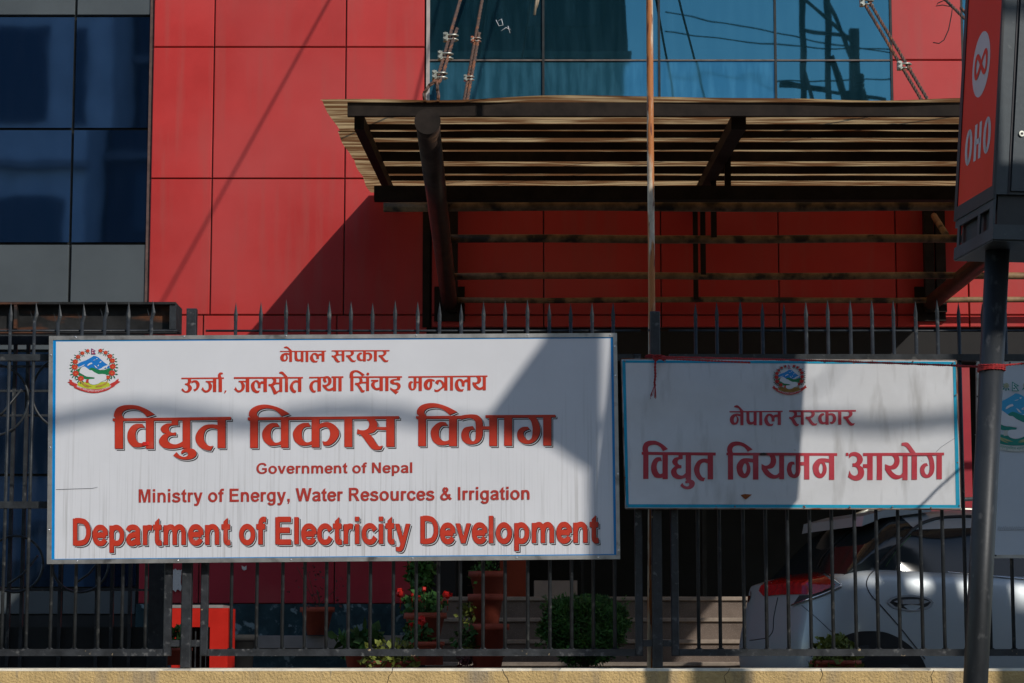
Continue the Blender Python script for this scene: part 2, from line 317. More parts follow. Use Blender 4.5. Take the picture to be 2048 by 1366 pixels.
# Devanagari outlines: each word is a frame (x origin, y origin, scale) and closed outlines; ! marks a corner, | opens a hole
def stem(x0, x1, y0, y1): return f"{x0},{y0}! {x1},{y0}! {x1},{y1}! {x0},{y1}!"
W_VIDYUT = ((220, 800, 8.192), ["45,300! 1980,275! 1980,322! 45,345!",
 "78,795! 78,300! 88,288! 60,270! 75,195 120,128 220,88 350,80 480,100 620,160 735,235! 600,272! 540,205 460,160 350,145 250,165 203,205 195,245 218,285! 212,300! 212,795!",
 stem(588, 715, 295, 795), "530,390! 430,390 350,430 295,520 285,620 310,700 370,760 440,772 520,765 592,745! 592,680! 560,695 510,705 460,690 425,640 415,570 425,510 460,465 510,450 565,455!",
 stem(1190, 1312, 290, 790), "1010,325! 1010,380! 930,385 860,420 830,470 850,520 880,538 925,545! 860,575 810,640 805,700 840,755 900,785 1000,795 1100,785 1195,760! 1195,670! 1150,700 1080,725 1010,715 955,680 940,640 960,600 1010,580 1080,580! 1078,525! 1020,535 975,510 960,465 985,425 1040,412 1115,410! 1115,325!",
 "1235,795! 1300,790 1380,810 1415,865 1400,920 1340,960 1240,975 1130,960 1035,910! 1090,850! 1130,900 1200,930 1255,920 1280,890 1265,862 1225,855 1165,885! 1172,835 1200,812",
 stem(1762, 1890, 290, 785), "1765,408! 1680,398 1560,410 1460,480 1405,580 1410,680 1470,770 1560,815 1650,825! 1695,745! 1640,755 1580,720 1540,650 1535,580 1560,500 1620,462 1700,460 1765,480!"])
W_VIKAS = ((490, 800, 6.4), ["35,222! 1972,205! 1972,238! 35,258!",
 "65,612! 65,225! 72,215! 48,205! 55,150 90,105 160,70 250,57 350,72 460,110 572,175! 465,207! 420,155 360,120 280,105 200,120 160,150 150,185 170,215! 165,225! 162,612!",
 stem(460, 555, 222, 608), "412,295! 340,295 280,325 230,390 220,450 240,520 300,575 370,582 463,570! 463,520! 430,540 380,542 340,500 325,440 335,380 370,345 440,345!",
 stem(853, 952, 222, 605), "815,290! 740,295 670,330 620,400 615,460 640,530 700,575 770,582 856,570! 856,520! 820,538 780,538 740,505 725,440 735,380 770,345 835,342!",
 "950,310! 1010,285 1080,285 1160,330 1200,400 1195,460 1150,530 1080,578 1005,580! 990,525! 1040,530 1080,480 1090,420 1075,370 1040,345 1000,345 950,368!",
 stem(1272, 1372, 220, 600), stem(1808, 1912, 215, 597),
 "1530,232! 1575,265 1592,310 1575,360 1530,385 1480,385 1440,372! 1432,435! 1475,440 1520,490 1570,560 1620,620 1680,638 1740,630! 1765,580! 1720,590 1685,560 1640,490 1610,450 1575,430! 1640,415 1685,375! 1810,385! 1810,345! 1690,345! 1690,290 1650,232!"])
W_VIBHAG = ((820, 795, 6.8267), ["82,255! 700,248! 700,288! 82,290!", "1030,240! 1985,235! 1985,268! 1030,278!",
 "112,662! 112,260! 120,245! 92,222! 100,165 140,115 210,85 300,75 400,88 520,130 645,195! 540,237! 480,185 420,150 330,135 240,150 200,180 195,215 220,245! 215,260! 215,662!",
 stem(533, 637, 255, 662), "485,335! 410,335 340,375 290,440 285,510 310,590 370,640 450,650 535,635! 535,575! 500,592 450,590 405,550 390,490 400,430 440,385 512,385!",
 "690,249! 760,235 850,230 920,240 970,280 990,340 990,392! 1085,392! 1085,435! 990,435! 990,500 970,570 920,620 850,638 780,632 720,590 700,520 710,460 750,410 855,388! 880,440! 830,440 805,480 805,530 830,580 865,595 890,570 897,520 897,360 880,310 840,285 780,280 690,300!",
 stem(1082, 1185, 250, 660), stem(1285, 1392, 250, 657),
 "1600,265! 1650,320 1672,400 1672,480 1660,550 1620,582 1580,560 1550,510 1560,460 1630,430! 1608,398! 1530,405 1475,450 1463,520 1490,590 1550,625 1630,630 1700,600 1750,540 1775,460 1765,370 1715,265!",
 stem(1818, 1928, 245, 655)])
W_NEPAL = ((550, 685, 8.533), ["85,143! 872,138! 872,155! 85,160!", "968,132! 1955,128! 1955,150! 968,152!",
 "155,75! 200,65 240,90 295,142! 245,142! 215,105 155,92!", stem(245, 292, 145, 330),
 "247,185! 190,175 130,190 95,230 92,275 120,315 165,322 205,305 222,260 212,225 192,203! 247,212! | 150,250 162,222 180,212 192,240 187,280 165,295 152,282",
 "335,150! 380,150! 380,240 395,282 425,285 445,270! 445,312! 400,322 355,310 335,270!", stem(442, 487, 145, 330), stem(525, 570, 145, 330),
 "800,185! 760,190 735,200! 700,178 650,180 610,220 598,265 620,315 660,340 720,338! 738,305! 690,312 660,280 650,240 665,205 690,212 707,240 707,280! 752,280! 752,235 770,222 800,222!", stem(798, 845, 145, 325),
 "1010,145! 1040,170 1035,200 1000,222 970,215! 968,240! 1000,260 1030,310 1070,340 1105,335! 1118,312! 1090,310 1065,275 1040,240! 1080,220! 1142,220! 1142,198! 1085,198! 1085,165 1070,145!", stem(1140, 1185, 140, 322),
 "1275,145! 1300,170 1290,205 1250,215 1215,215! 1215,240! 1245,260 1280,305 1320,332 1370,330! 1385,300! 1345,305 1310,275 1285,240! 1330,215 1350,180 1335,145!",
 stem(1505, 1552, 140, 322), "1480,170! 1440,175 1405,210 1398,250 1415,295 1460,315 1507,308! 1507,285! 1470,285 1450,255 1452,215 1490,192!",
 "1550,175! 1600,168 1645,190 1662,235 1650,280 1615,308 1580,310! 1565,285! 1600,280 1615,240 1600,200 1550,200!", stem(1692, 1740, 140, 322),
 "1830,143! 1855,168 1845,203 1805,213 1770,213! 1770,238! 1800,258 1835,303 1875,334 1925,330! 1940,298! 1900,303 1865,273 1840,238! 1885,213 1905,178 1890,143!"])
W_URJA = ((355, 735, 7.877), ["62,160! 732,155! 732,178! 62,182!", "890,150! 1978,148! 1978,172! 890,178!",
 "120,170! 160,180 165,215 150,245 118,250! 118,272! 155,285 170,320 155,360 120,370 80,325! 60,350! 90,380 140,398 190,385 225,345 225,305 190,262! 215,235 215,195 195,170!",
 "222,215! 260,200 310,205 345,245 348,290 320,345 270,378! 250,345! 290,325 300,280 285,240 255,235 222,252!",
 "445,210! 562,210! 562,235! 520,235 545,280 535,340 490,385 430,392 375,345! 400,305! 425,350 460,360 490,330 490,270 470,235 445,232!", stem(560, 612, 160, 385), stem(648, 702, 160, 385),
 "640,165! 640,110 665,80 700,78 718,90! 712,108! 690,110 685,135 702,165!", "745,362! 770,360! 765,385 738,410! 735,395 748,382!",
 "963,208! 1080,208! 1080,233! 1038,233 1063,278 1053,338 1008,383 948,390 893,343! 918,303! 943,348 978,358 1008,328 1008,268 988,233 963,230!", stem(1078, 1132, 160, 385),
 "1358,220! 1320,215 1300,235! 1260,200 1215,205 1165,250 1160,310 1185,370 1240,402 1285,395! 1298,360! 1250,362 1220,320 1215,270 1235,225 1265,260 1268,325! 1312,325! 1312,275 1330,255 1358,258!", stem(1355, 1410, 155, 385),
 "1485,168! 1510,200 1500,235 1470,258 1438,255! 1435,290! 1465,300 1490,350 1520,425! 1560,415 1607,375! 1607,350! 1560,378! 1530,320 1510,290! 1550,262! 1607,262! 1607,235! 1555,235! 1560,200 1540,168!", stem(1605, 1652, 155, 385), stem(1695, 1742, 155, 385),
 "1605,70! 1650,62 1690,95 1745,158! 1695,158! 1650,108 1605,92!", stem(1900, 1952, 155, 382),
 "1902,205! 1850,200 1800,235 1772,295 1780,350 1820,395 1862,400! 1875,365! 1840,350 1820,300 1835,255 1870,235 1902,240!"])
W_TATHA = ((605, 735, 10.24), ["138,190! 432,188! 432,215! 138,222!", "595,180! 838,178! 838,210! 595,213!", "965,180! 2040,177! 2040,208! 965,213!",
 stem(308, 380, 195, 490), "312,258! 240,262 170,310 142,390 160,460 210,510 265,512! 280,470! 235,465 210,400 220,340 260,300 312,300!",
 "430,190! 470,178 530,178 585,220 598,280 580,340 530,375 490,395! 520,430 570,430 630,395! 630,465! 560,482 500,470 440,420 412,380! 412,345! 460,355 510,330 530,280 520,230 500,215 480,245 500,295! 455,310 420,260!", stem(628, 690, 195, 485), stem(738, 803, 195, 485),
 "982,480! 982,200! 965,165! 975,110 1010,70 1090,52 1170,75 1280,150! 1225,180! 1170,120 1090,92 1040,130 1040,180! 1045,200! 1045,480!",
 "1140,200! 1170,240 1165,290 1130,310 1080,312! 1078,355! 1110,365 1150,420 1200,500 1240,512 1270,500! 1278,462! 1240,460 1210,410 1165,350! 1220,325! 1308,325! 1308,290! 1230,290! 1230,250 1205,200!", stem(1305, 1365, 190, 480),
 "1340,102 1363,112 1368,134 1360,155 1338,162 1316,152 1312,130 1320,110",
 "1408,250! 1555,250! 1555,285! 1490,310 1478,360 1500,410 1540,415 1582,400! 1582,455! 1520,465 1450,430 1410,370 1415,315 1450,285 1408,282!", stem(1580, 1648, 190, 480), stem(1698, 1762, 190, 480),
 "1935,200! 1935,235! 1870,235 1805,260 1800,310 1850,345 1910,350 1945,380 1930,430 1870,445 1800,405! 1800,450! 1915,550! 1975,495! 1905,475! 1970,460 2010,400 2000,340 1950,305 1890,305 1870,285 1890,265 2002,262! 2002,200!"])
W_MANTRA = ((790, 735, 10.24), ["275,178! 1895,162! 1895,190! 275,210!",
 "385,195! 440,195! 440,285! 488,285! 488,320! 440,320! 440,390 410,450 350,468 300,440 275,380 285,310 320,280 360,285! 372,315! 345,320 335,370 345,425 365,435 382,400!", stem(485, 552, 195, 480),
 "820,265! 810,290! 760,270! 768,320 757,400 722,450 670,460 615,430 590,360 605,290 660,240 730,230 790,245! | 665,350 690,300 712,290 715,340 705,400 688,410 670,385",
 "820,310! 850,265 910,248 960,265 1015,320! 1015,405! 960,440 900,490 840,500 812,485! 808,440! 850,458 900,440 960,390 965,350 935,295 910,290 885,355!", stem(1012, 1075, 180, 470), stem(1130, 1190, 180, 470),
 "1488,240! 1440,245 1405,275! 1370,240 1310,230 1250,270 1228,350 1245,430 1300,485 1390,492! 1412,435! 1350,445 1310,400 1295,330 1310,280 1340,275 1365,320 1370,388! 1425,388! 1430,320 1450,300 1488,300!", stem(1485, 1548, 175, 468),
 "1660,185! 1690,230 1680,290 1640,305 1590,295! 1588,340! 1620,400 1680,450 1750,460 1803,440! 1803,375! 1760,408 1720,405 1680,370 1660,340! 1730,325 1765,270 1760,220 1740,185!", stem(1800, 1862, 175, 466)])
W_VIDYUT2 = ((1275, 875, 12.047), ["100,345! 1885,362! 1885,435! 100,415!",
 "138,998! 138,350! 120,290 130,210 170,130 250,85 340,75 450,85 600,160 738,280! 615,328! 550,235 460,180 370,175 280,205 250,260 265,350! 265,998!",
 stem(603, 732, 355, 1003), "560,475! 460,480 370,560 328,700 345,850 420,955 520,975 606,965! 606,860! 540,880 490,820 462,720 480,610 530,565 588,570!",
 stem(1160, 1290, 360, 1020), "985,415! 985,470! 900,490 840,560 850,630 910,685! 830,760 808,840 840,930 920,990 1020,1005 1163,970! 1163,850! 1110,900 1050,915 970,880 940,810 970,750 1060,740! 1060,670! 1000,655 965,600 990,535 1090,520! 1090,415!",
 "1200,1015! 1300,1015 1375,1070 1370,1160 1300,1230 1200,1248 1100,1220 1030,1160! 1078,1090! 1120,1150 1190,1178 1240,1155 1245,1110 1210,1095 1158,1110! 1150,1060",
 stem(1690, 1820, 380, 1010), "1694,520! 1580,508 1460,560 1380,680 1362,790 1400,920 1480,1020 1595,1058! 1632,970! 1570,960 1510,870 1495,760 1530,640 1610,600 1694,625!"])
NAO = "450,338 360,350 290,420 270,500 300,610 370,662 440,650 490,580 500,500 480,430 460,400! 545,410! | 385,455 405,425 428,440 437,480 432,550 405,592 380,562 370,505"
W_NIYAMAN = ((1440, 875, 8.192), ["105,248! 1922,255! 1922,300! 105,292!",
 "130,690! 130,255! 115,210 130,140 180,85 270,65 370,85 450,130 535,195! 455,235! 400,165 320,130 240,140 200,190 212,255! 215,690!",
 stem(540, 630, 255, 690), "545,350! " + NAO,
 "800,285! 830,340 825,410 790,450 740,460 680,430! 680,520! 740,610 820,665 900,675 973,650! 973,570! 930,610 880,610 820,570 775,515! 860,500 910,440 920,360 895,285!", stem(970, 1050, 260, 685),
 "1240,280! 1318,280! 1318,400! 1388,400! 1388,458! 1318,458! 1318,540 1290,630 1215,665 1130,630 1095,530 1115,430 1165,395 1215,400! 1225,445! 1185,450 1170,520 1190,590 1220,605 1240,560!", stem(1378, 1465, 260, 688),
 stem(1787, 1873, 260, 693), "1792,352! " + ' '.join(t if t == '|' else f"{float(t.rstrip('!').split(',')[0])+1248},{float(t.rstrip('!').split(',')[1])+2}" + ('!' if t.endswith('!') else '') for t in NAO.split())])
W_AYOG = ((1680, 875, 9.309), ["110,285! 158,283! 158,343! 110,343!", "430,288! 1935,282! 1935,332! 430,343!",
 "168,305! 220,275 300,270 380,310 425,390 415,460 370,518! 430,570 452,650 430,740 370,790 290,802 220,780 150,735! 180,612! 210,680 270,712 320,690 340,640 320,570 280,545 235,545! 235,478! 280,475 320,430 315,370 270,343 215,350 170,390!",
 stem(430, 512, 495, 567), stem(508, 610, 300, 790), stem(685, 785, 300, 790),
 "960,330! 1005,380 1015,440 985,500 930,525 840,495! 840,600! 910,700 990,765 1080,775 1168,740! 1168,650! 1130,695 1060,695 990,650 945,595! 1040,580 1100,500 1110,410 1085,330!", stem(1168, 1260, 300, 790), stem(1335, 1435, 300, 785),
 "1148,100! 1230,90 1290,120 1415,290! 1345,290! 1300,270! 1240,185 1190,155 1148,155!",
 "1610,325! 1650,400 1668,500 1665,620 1630,688 1590,670 1572,600 1600,540 1640,525! 1615,475! 1550,490 1500,550 1495,640 1530,720 1600,752 1680,735 1740,660 1758,540 1740,410 1705,325!", stem(1795, 1895, 295, 778)])
def word(pr, W, dx=0, dy=0, lift=0.0, T=None):
    (ox, oy, s), shapes = W
    for sh in shapes:
        lps = []
        for part in sh.split('|'):
            lp = [(ox + x / s, oy + y / s) for x, y in spline(parse(part))]
            if T: lp = [T(*p) for p in lp]
            lps.append(lp)
        pr.poly(lps[0], lps[1:], dx, dy, lift)

# Latin bold letters: centre lines in cap-height units (stroke 0.20 wide, 0.165 high) or closed outlines
def ell(cx, cy, rx, ry, n=20): return ' '.join(f"{cx+rx*math.cos(2*math.pi*k/n):.3f},{cy+ry*math.sin(2*math.pi*k/n):.3f}" for k in range(n)) + f" {cx+rx:.3f},{cy:.3f}"
LET = {
 'D': (1.01, ["S.2,0! .2,1!", "S.2,.918! .45,.918 .7,.85 .83,.65 .845,.5 .83,.35 .7,.15 .45,.082 .2,.082!"]),
 'e': (.777, ["S.15,.375! .68,.375!", "S.675,.36! .665,.5 .56,.63 .41,.665 .26,.63 .16,.5 .145,.36 .18,.2 .28,.095 .41,.065 .56,.10 .665,.21!"]),
 'p': (.853, ["S.19,-.28! .19,.73!", "S.19,.5! .27,.62 .42,.66 .58,.61 .68,.48 .695,.36 .67,.22 .57,.10 .43,.065 .28,.1 .19,.22!"]),
 'a': (.777, ["S.13,.53! .2,.63 .36,.665 .52,.64 .6,.56 .61,.42! .61,.16! .65,0!", "S.61,.42! .42,.375 .24,.33 .155,.21 .2,.1 .33,.062 .47,.1 .61,.23!"]),
 'r': (.543, ["S.19,0! .19,.73!", "S.19,.40! .24,.57 .36,.65 .52,.63!"]),
 't': (.465, ["P.13,.85! .33,1! .33,.15! .13,.15!", "S.23,.3! .245,.12 .32,.07 .45,.085!", "S.03,.655! .44,.655!"]),
 'm': (1.242, ["S.19,0! .19,.73!", "S.19,.42! .27,.61 .42,.665 .55,.62 .625,.48! .625,0!", "S.625,.42! .7,.61 .85,.665 .98,.62 1.055,.48! 1.055,0!"]),
 'n': (.853, ["S.19,0! .19,.73!", "S.19,.42! .28,.61 .44,.665 .59,.62 .665,.46! .665,0!"]),
 'u': (.853, ["S.665,0! .665,.73!", "S.19,.73! .19,.27! .26,.1 .42,.065 .57,.12 .665,.3!"]),
 'o': (.853, ["S" + ell(.427, .365, .285, .3)]), 'f': (.465, ["S.225,0! .225,.72! .25,.86 .34,.925 .49,.915!", "S.02,.655! .45,.655!"]),
 'E': (.93, ["S.2,0! .2,1!", "S.2,.918! .84,.918!", "S.2,.52! .79,.52!", "S.2,.082! .86,.082!"]),
 'l': (.388, ["S.194,0! .194,1!"]), 'I': (.388, ["S.194,0! .194,1!"]), 'i': (.388, ["S.194,0! .194,.73!", "P.094,.83! .294,.83! .294,1! .094,1!"]),
 'c': (.777, ["S.68,.49! .58,.62 .42,.665 .26,.62 .16,.5 .145,.36 .165,.22 .27,.1 .42,.065 .58,.11 .69,.25!"]),
 'y': (.777, ["P.02,.73! .235,.73! .40,.25! .55,.73! .76,.73! .50,-.03! .42,-.2 .31,-.285 .17,-.285 .075,-.265! .06,-.11! .17,-.125 .25,-.1 .29,0!"]),
 'v': (.777, ["P.02,.73! .235,.73! .39,.24! .55,.73! .76,.73! .49,0! .29,0!"]),
 'M': (1.163, ["P.1,0! .1,1! .4,1! .585,.32! .77,1! 1.07,1! 1.07,0! .88,0! .88,.76! .68,0! .49,0! .29,.76! .29,0!"]),
 'W': (1.318, ["P0,1! .22,1! .36,.33! .54,1! .78,1! .96,.33! 1.1,1! 1.32,1! 1.06,0! .84,0! .66,.7! .48,0! .26,0!"]),
 'N': (1.01, ["P.1,0! .1,1! .3,1! .71,.34! .71,1! .9,1! .9,0! .7,0! .29,.65! .29,0!"]),
 'R': (1.01, ["S.2,0! .2,1!", "S.2,.918! .55,.918! .73,.87 .79,.72 .73,.57 .55,.50! .2,.5!", "P.42,.46! .62,.5! .80,.3! .97,0! .73,0! .58,.26!"]),
 'G': (1.086, ["S.89,.74! .77,.89 .57,.935 .34,.87 .19,.69 .155,.5 .19,.29 .33,.12 .56,.065 .75,.1 .9,.2! .9,.42!", "S.56,.45! .985,.45!"]),
 's': (.777, ["S.64,.53! .54,.64 .38,.665 .22,.62 .17,.52 .25,.43 .42,.375 .59,.31 .635,.2 .56,.09 .38,.062 .2,.09 .11,.21!"]),
 'g': (.853, ["S.665,.5! .57,.62 .42,.66 .27,.61 .17,.49 .16,.37 .18,.24 .27,.12 .42,.08 .57,.13 .665,.24!", "S.665,.73! .665,0! .62,-.15 .48,-.215 .3,-.2 .17,-.08!"]),
 '&': (1.008, ["S.93,.05! .62,.34 .39,.62 .32,.78 .36,.89 .47,.93!", "S.47,.93! .57,.88 .61,.78 .55,.66 .35,.51 .19,.37 .145,.23 .22,.1 .38,.062 .58,.12 .74,.28 .81,.46!"]),
 ',': (.388, ["P.09,.2! .29,.2! .29,.0! .2,-.2! .11,-.17! .18,0! .09,0!"]), ' ': (.388, []),
 'H': (.9, ["S.2,0! .2,1!", "S.7,0! .7,1!", "S.2,.5! .7,.5!"]), 'O': (.9, ["S" + ell(.45, .5, .27, .42)])}
def latin(pr, txt, x0, x1, base, cap, dx=0, dy=0, lift=0.0, T=None, pen=(.1, .082)):
    "base, cap: functions of px giving the base line and cap line"
    adv = sum(LET[c][0] for c in txt); lb = .1 if txt[0] not in 'W' else 0; k = (x1 - x0) / (adv - lb - .08); x = -lb
    def put(u, v):
        px = x0 + u * k; b = base(px); return (px, b + (cap(px) - b) * v)
    if T: put = T
    for ch in txt:
        a, shs = LET[ch]
        for sh in shs:
            pts = parse(sh[1:])
            if sh[0] == 'P': pr.poly([put(x + p, q) for p, q in spline(pts)], (), dx, dy, lift)
            else:
                c = spline(pts, closed=False); ring = abs(c[0][0] - c[-1][0]) + abs(c[0][1] - c[-1][1]) < 1e-3
                A, B = [], []
                for i in range(len(c)):
                    p, q = c[max(i - 1, 0)], c[min(i + 1, len(c) - 1)]
                    if ring and i in (0, len(c) - 1): p, q = c[-2], c[1]
                    tx, ty = q[0] - p[0], q[1] - p[1]; n = math.hypot(tx, ty) or 1; nx, ny = -ty / n, tx / n
                    A.append(put(x + c[i][0] + nx * pen[0], c[i][1] + ny * pen[1])); B.append(put(x + c[i][0] - nx * pen[0], c[i][1] - ny * pen[1]))
                pr.strip([(p[0] + dx, p[1] + dy) for p in A], [(p[0] + dx, p[1] + dy) for p in B], lift)
        x += a
def lin(xa, ya, xb, yb): return lambda x: ya + (yb - ya) * (x - xa) / (xb - xa)

# the state emblem printed on the signs, in its own frame
def star(cx, cy, r, n=9, j=0.28, seed=0):
    rr = random.Random(seed); return [(cx + r * (1 if k % 2 else 1 - j * (0.6 + rr.random() * 0.6)) * math.cos(math.pi * k / n), cy + 0.88 * r * (1 if k % 2 else 1 - j * (0.6 + rr.random() * 0.6)) * math.sin(math.pi * k / n)) for k in range(2 * n)]
EM = {
 'blue': ["325,500! 400,450 560,390 700,310 755,280 860,315 960,400 1060,480 1160,540! 1160,600! 1000,625 860,650 700,650 560,620 480,560 420,585 345,570!"],
 'green': ["560,600! 600,640 700,585 860,640 1000,650 1160,600! 1260,630! 1200,740! 1100,780 900,770 780,720 660,660!", "310,640! 425,585! 380,660! 375,735! 450,750 560,810 700,840 765,850! 760,890! 640,895 520,885 420,840 300,740!"],
 'yellow': ["340,975! 480,960 620,980 740,1030 860,1010 920,970 1040,960 1150,985! 1180,1060! 1080,1110 900,1140 760,1145 600,1135 440,1100 325,1050!"],
 'white': ["375,720! 400,640 450,590 510,560 600,620 650,655 700,660 760,705 820,735 880,760 960,755 1060,765! 1080,870 1040,920 940,960 860,1010 740,1035 640,1000 615,930 640,890 760,880 770,850 700,835 560,820 450,760!",
   "725,403! 765,386 800,380! 780,394 745,401!", "812,352! 838,345 846,360 822,374!", "580,545! 595,505 645,470! 700,455! 715,490! 660,505 610,535!", "890,465! 920,430 960,430! 930,455!", "840,545! 880,505! 880,555!", "755,525! 800,550 850,610! 800,590!",
   "345,572! 420,550 520,500! 470,550 380,585!", "860,630! 940,610 1010,560 1110,525 1200,495! 1110,560 1080,620! 1060,580! 1000,630 920,655!"],
 'red': ["65,970! 130,945! 110,890! 190,920! 195,960 330,1020! 320,1075 480,1125 640,1150 760,1155 900,1145 1060,1115 1180,1070! 1180,1010 1300,950 1330,915! 1400,875! 1390,940! 1445,955! 1330,1030 1280,1080 1220,1110 1100,1180 900,1235 760,1248 600,1235 400,1180 240,1110! 245,1075! 130,1030 125,990!",
   "550,985! 555,910 600,890 625,900! 610,960 630,980!"],
 'brown': ["370,960! 420,980 520,1070 640,1110! 560,1060 420,930!", "480,1000! 600,1040 710,1085! 600,1075!", "780,1105! 900,1060 1040,990 1120,900! 1090,1000 950,1080!", "790,1080! 880,1040 980,1030! 900,1080!"],
 'navy': ["688,85! 810,158! 752,165! 808,242! 688,243!"], 'flagred': ["700,108! 775,152! 722,158! 782,232! 700,232!"],
 'moon': ["712,135! 740,135! 745,152! 715,158!", "708,185! 740,188! 738,212! 710,212!"]}
FLW = [(595,150,56),(455,210,62),(345,305,70),(270,430,80),(255,575,88),(280,740,92),(415,870,88),(925,145,60),(1060,195,60),(1170,290,72),(1235,405,80),(1245,560,88),(1225,730,95),(1120,840,62)]
def emblem(name, parent, Y, ox, oy, s, pal, moved=lambda x, y: (x, y), lift=0.0):
    pr = Print(Y)
    mats = []
    def put(pts, key, hl=0):
        if pal[key] not in mats: mats.append(pal[key])
        pr.mb.mi = mats.index(pal[key]); pr.poly([(ox + x / s, oy + y / s) for x, y in (moved(*p) for p in pts)], (), 0, 0, lift)
    for key in ('blue', 'green', 'yellow'):
        for p in EM[key]: put(spline(parse(p), seg=3), key)
    for i, (x, y, r) in enumerate(FLW):
        side = -1 if x < 740 else 1
        for k, a in enumerate((60, 95, 130, 205 if side < 0 else -25, 165 if side < 0 else 15)):
            a = R(a); q = r * 1.75; c, sn = math.cos(a), math.sin(a); px, py = -sn, c
            put([(x + c*r*.5, y + sn*r*.5), (x + c*q*.75 + px*r*.2, y + sn*q*.75 + py*r*.2), (x + c*q, y + sn*q), (x + c*q*.75 - px*r*.2, y + sn*q*.75 - py*r*.2)], 'leaf')
    for i, (x, y, r) in enumerate(FLW): put(star(x, y, r, seed=i), 'flower'); put(star(x + 3, y + 6, r * .3, n=5, seed=i), 'centre')
    for key in ('white', 'red', 'brown', 'navy', 'flagred', 'moon'):
        for p in EM[key]: put(spline(parse(p), seg=3), key)
    # the motto along the ribbon, set from the built-in font
    cu = bpy.data.curves.new('motto', 'FONT'); cu.body = 'जननी जन्मभूमिश्च स्वर्गादपि गरीयसी'; cu.resolution_u = 2
    ob = bpy.data.objects.new('motto', cu); C.objects.link(ob); bpy.context.view_layer.update()
    me = ob.to_mesh(); xs = [v.co.x for v in me.vertices]
    if xs:
        x0, x1 = min(xs), max(xs); pr.mb.mi = len(mats); mats.append(pal['moon']); pr.k += 1; y = Y - lift - pr.k * 0.00002
        def arc(p):
            u = (p.x - x0) / (x1 - x0); ax = 300 + 900 * u; ay = 1190 - 120 * (2 * u - 1) ** 2 - (p.y - 0.25) * 62 + 8
            px, py = moved(ax, ay); q = at(ox + px / s, oy + py / s, Y); return (q.x, y, q.z)
        P = [arc(v.co) for v in me.vertices]
        for f in me.polygons: pr.mb.face([P[i] for i in f.vertices])
    ob.to_mesh_clear(); bpy.data.objects.remove(ob); bpy.data.curves.remove(cu)
    return pr.mb.build(name, mats, parent, fix=False)
def flat(name, col): M[name] = mat(name, col, 0.45, var=0.03); return M[name]
P1 = dict(blue=flat('emblem_blue', (0.01, 0.16, 0.48)), green=flat('emblem_green', (0.01, 0.17, 0.06)), leaf=flat('emblem_leaf', (0.01, 0.12, 0.06)), yellow=flat('emblem_yellow', (0.42, 0.46, 0.03)), white=M['white'], red=flat('emblem_red', (0.46, 0.035, 0.03)),
          flower=flat('emblem_flower', (0.50, 0.04, 0.02)), centre=flat('emblem_centre', (0.55, 0.14, 0.03)), brown=flat('emblem_wheat', (0.42, 0.24, 0.05)), navy=flat('emblem_navy', (0.10, 0.03, 0.14)), flagred=flat('emblem_flag', (0.42, 0.03, 0.06)), moon=M['white_print'])
P2 = dict(P1); P2['flower'] = flat('emblem_crimson', (0.45, 0.02, 0.02)); P2['yellow'] = flat('emblem_ochre', (0.30, 0.17, 0.03)); P2['centre'] = P2['flower']; P2['leaf'] = flat('emblem_dark_leaf', (0.02, 0.06, 0.04)); P2['brown'] = flat('emblem_wheat_dull', (0.3, 0.12, 0.03)); P2['blue'] = flat('emblem_sky', (0.01, 0.20, 0.50))
P3 = dict(P1); P3['flower'] = flat('emblem_cream', (0.36, 0.36, 0.24)); P3['red'] = flat('emblem_pale_ribbon', (0.50, 0.50, 0.44)); P3['green'] = flat('emblem_teal', (0.01, 0.22, 0.17)); P3['leaf'] = flat('emblem_teal_leaf', (0.01, 0.2, 0.15)); P3['blue'] = flat('emblem_cyan', (0.04, 0.33, 0.55)); P3['yellow'] = P3['green']; P3['centre'] = P3['brown'] = flat('emblem_olive', (0.32, 0.34, 0.16)); P3['navy'] = P3['green']; P3['flagred'] = M['white']; P3['moon'] = P3['green']

# ------------------------------------------------------------------ ground
GZ = EYE - 0.55                                           # level inside the compound, above the street
def ground(name, x0, y0, x1, y1, z, m):
    b = MB(); b.face([(x0, y0, z), (x1, y0, z), (x1, y1, z), (x0, y1, z)]); return tag(b.build(name, m), kind='structure')
ground('street_ground', -150, -150, 150, 250, -0.02, M['asphalt'])
b = MB(); b.box((-40, 12.6, -0.01), (40, 40, GZ)); tag(b.build('compound_ground', M['paving']), kind='structure')
b = MB(); b.box((-40, 11.0, -0.01), (40, 12.23, 0.13)); tag(b.build('pavement', M['ledge']), kind='structure')

# ------------------------------------------------------------------ low boundary wall
WT = Z(1336, 12.5)
wall = thing('boundary_wall', 'low yellow plastered boundary wall along the bottom under the black fence', 'wall', (0, 12.45, 0))
b = MB(); n = 260
prev = None
for i in range(n):                                        # plaster face with a worn, chipped top edge
    x0, x1 = -20 + 40 * i / n, -20 + 40 * (i + 1) / n
    b.face([(x0, 12.25, 0), (x1, 12.25, 0), (x1, 12.25, WT - .012), (x0, 12.25, WT - .012)])
def chip(x): return 0.004 * math.sin(x * 9.1) * math.sin(x * 23.7) + (0.012 if math.sin(x * 3.3 + 1) > .965 else 0)
xs = [-3 + 6 * i / 400 for i in range(401)]
b.box((-20, 12.262, 0), (20, 12.62, WT - .013))
b.build('wall_body', M['stucco'], wall)
b = MB()
for i in range(400):
    x0, x1 = xs[i], xs[i + 1]; c0, c1 = chip(x0), chip(x1)
    b.face([(x0, 12.249, WT - .014), (x1, 12.249, WT - .014), (x1, 12.256 + c1, WT - abs(c1) * .6), (x0, 12.256 + c0, WT - abs(c0) * .6)])
    b.face([(x0, 12.256 + c0, WT - abs(c0) * .6), (x1, 12.256 + c1, WT - abs(c1) * .6), (x1, 12.62, WT), (x0, 12.62, WT)])
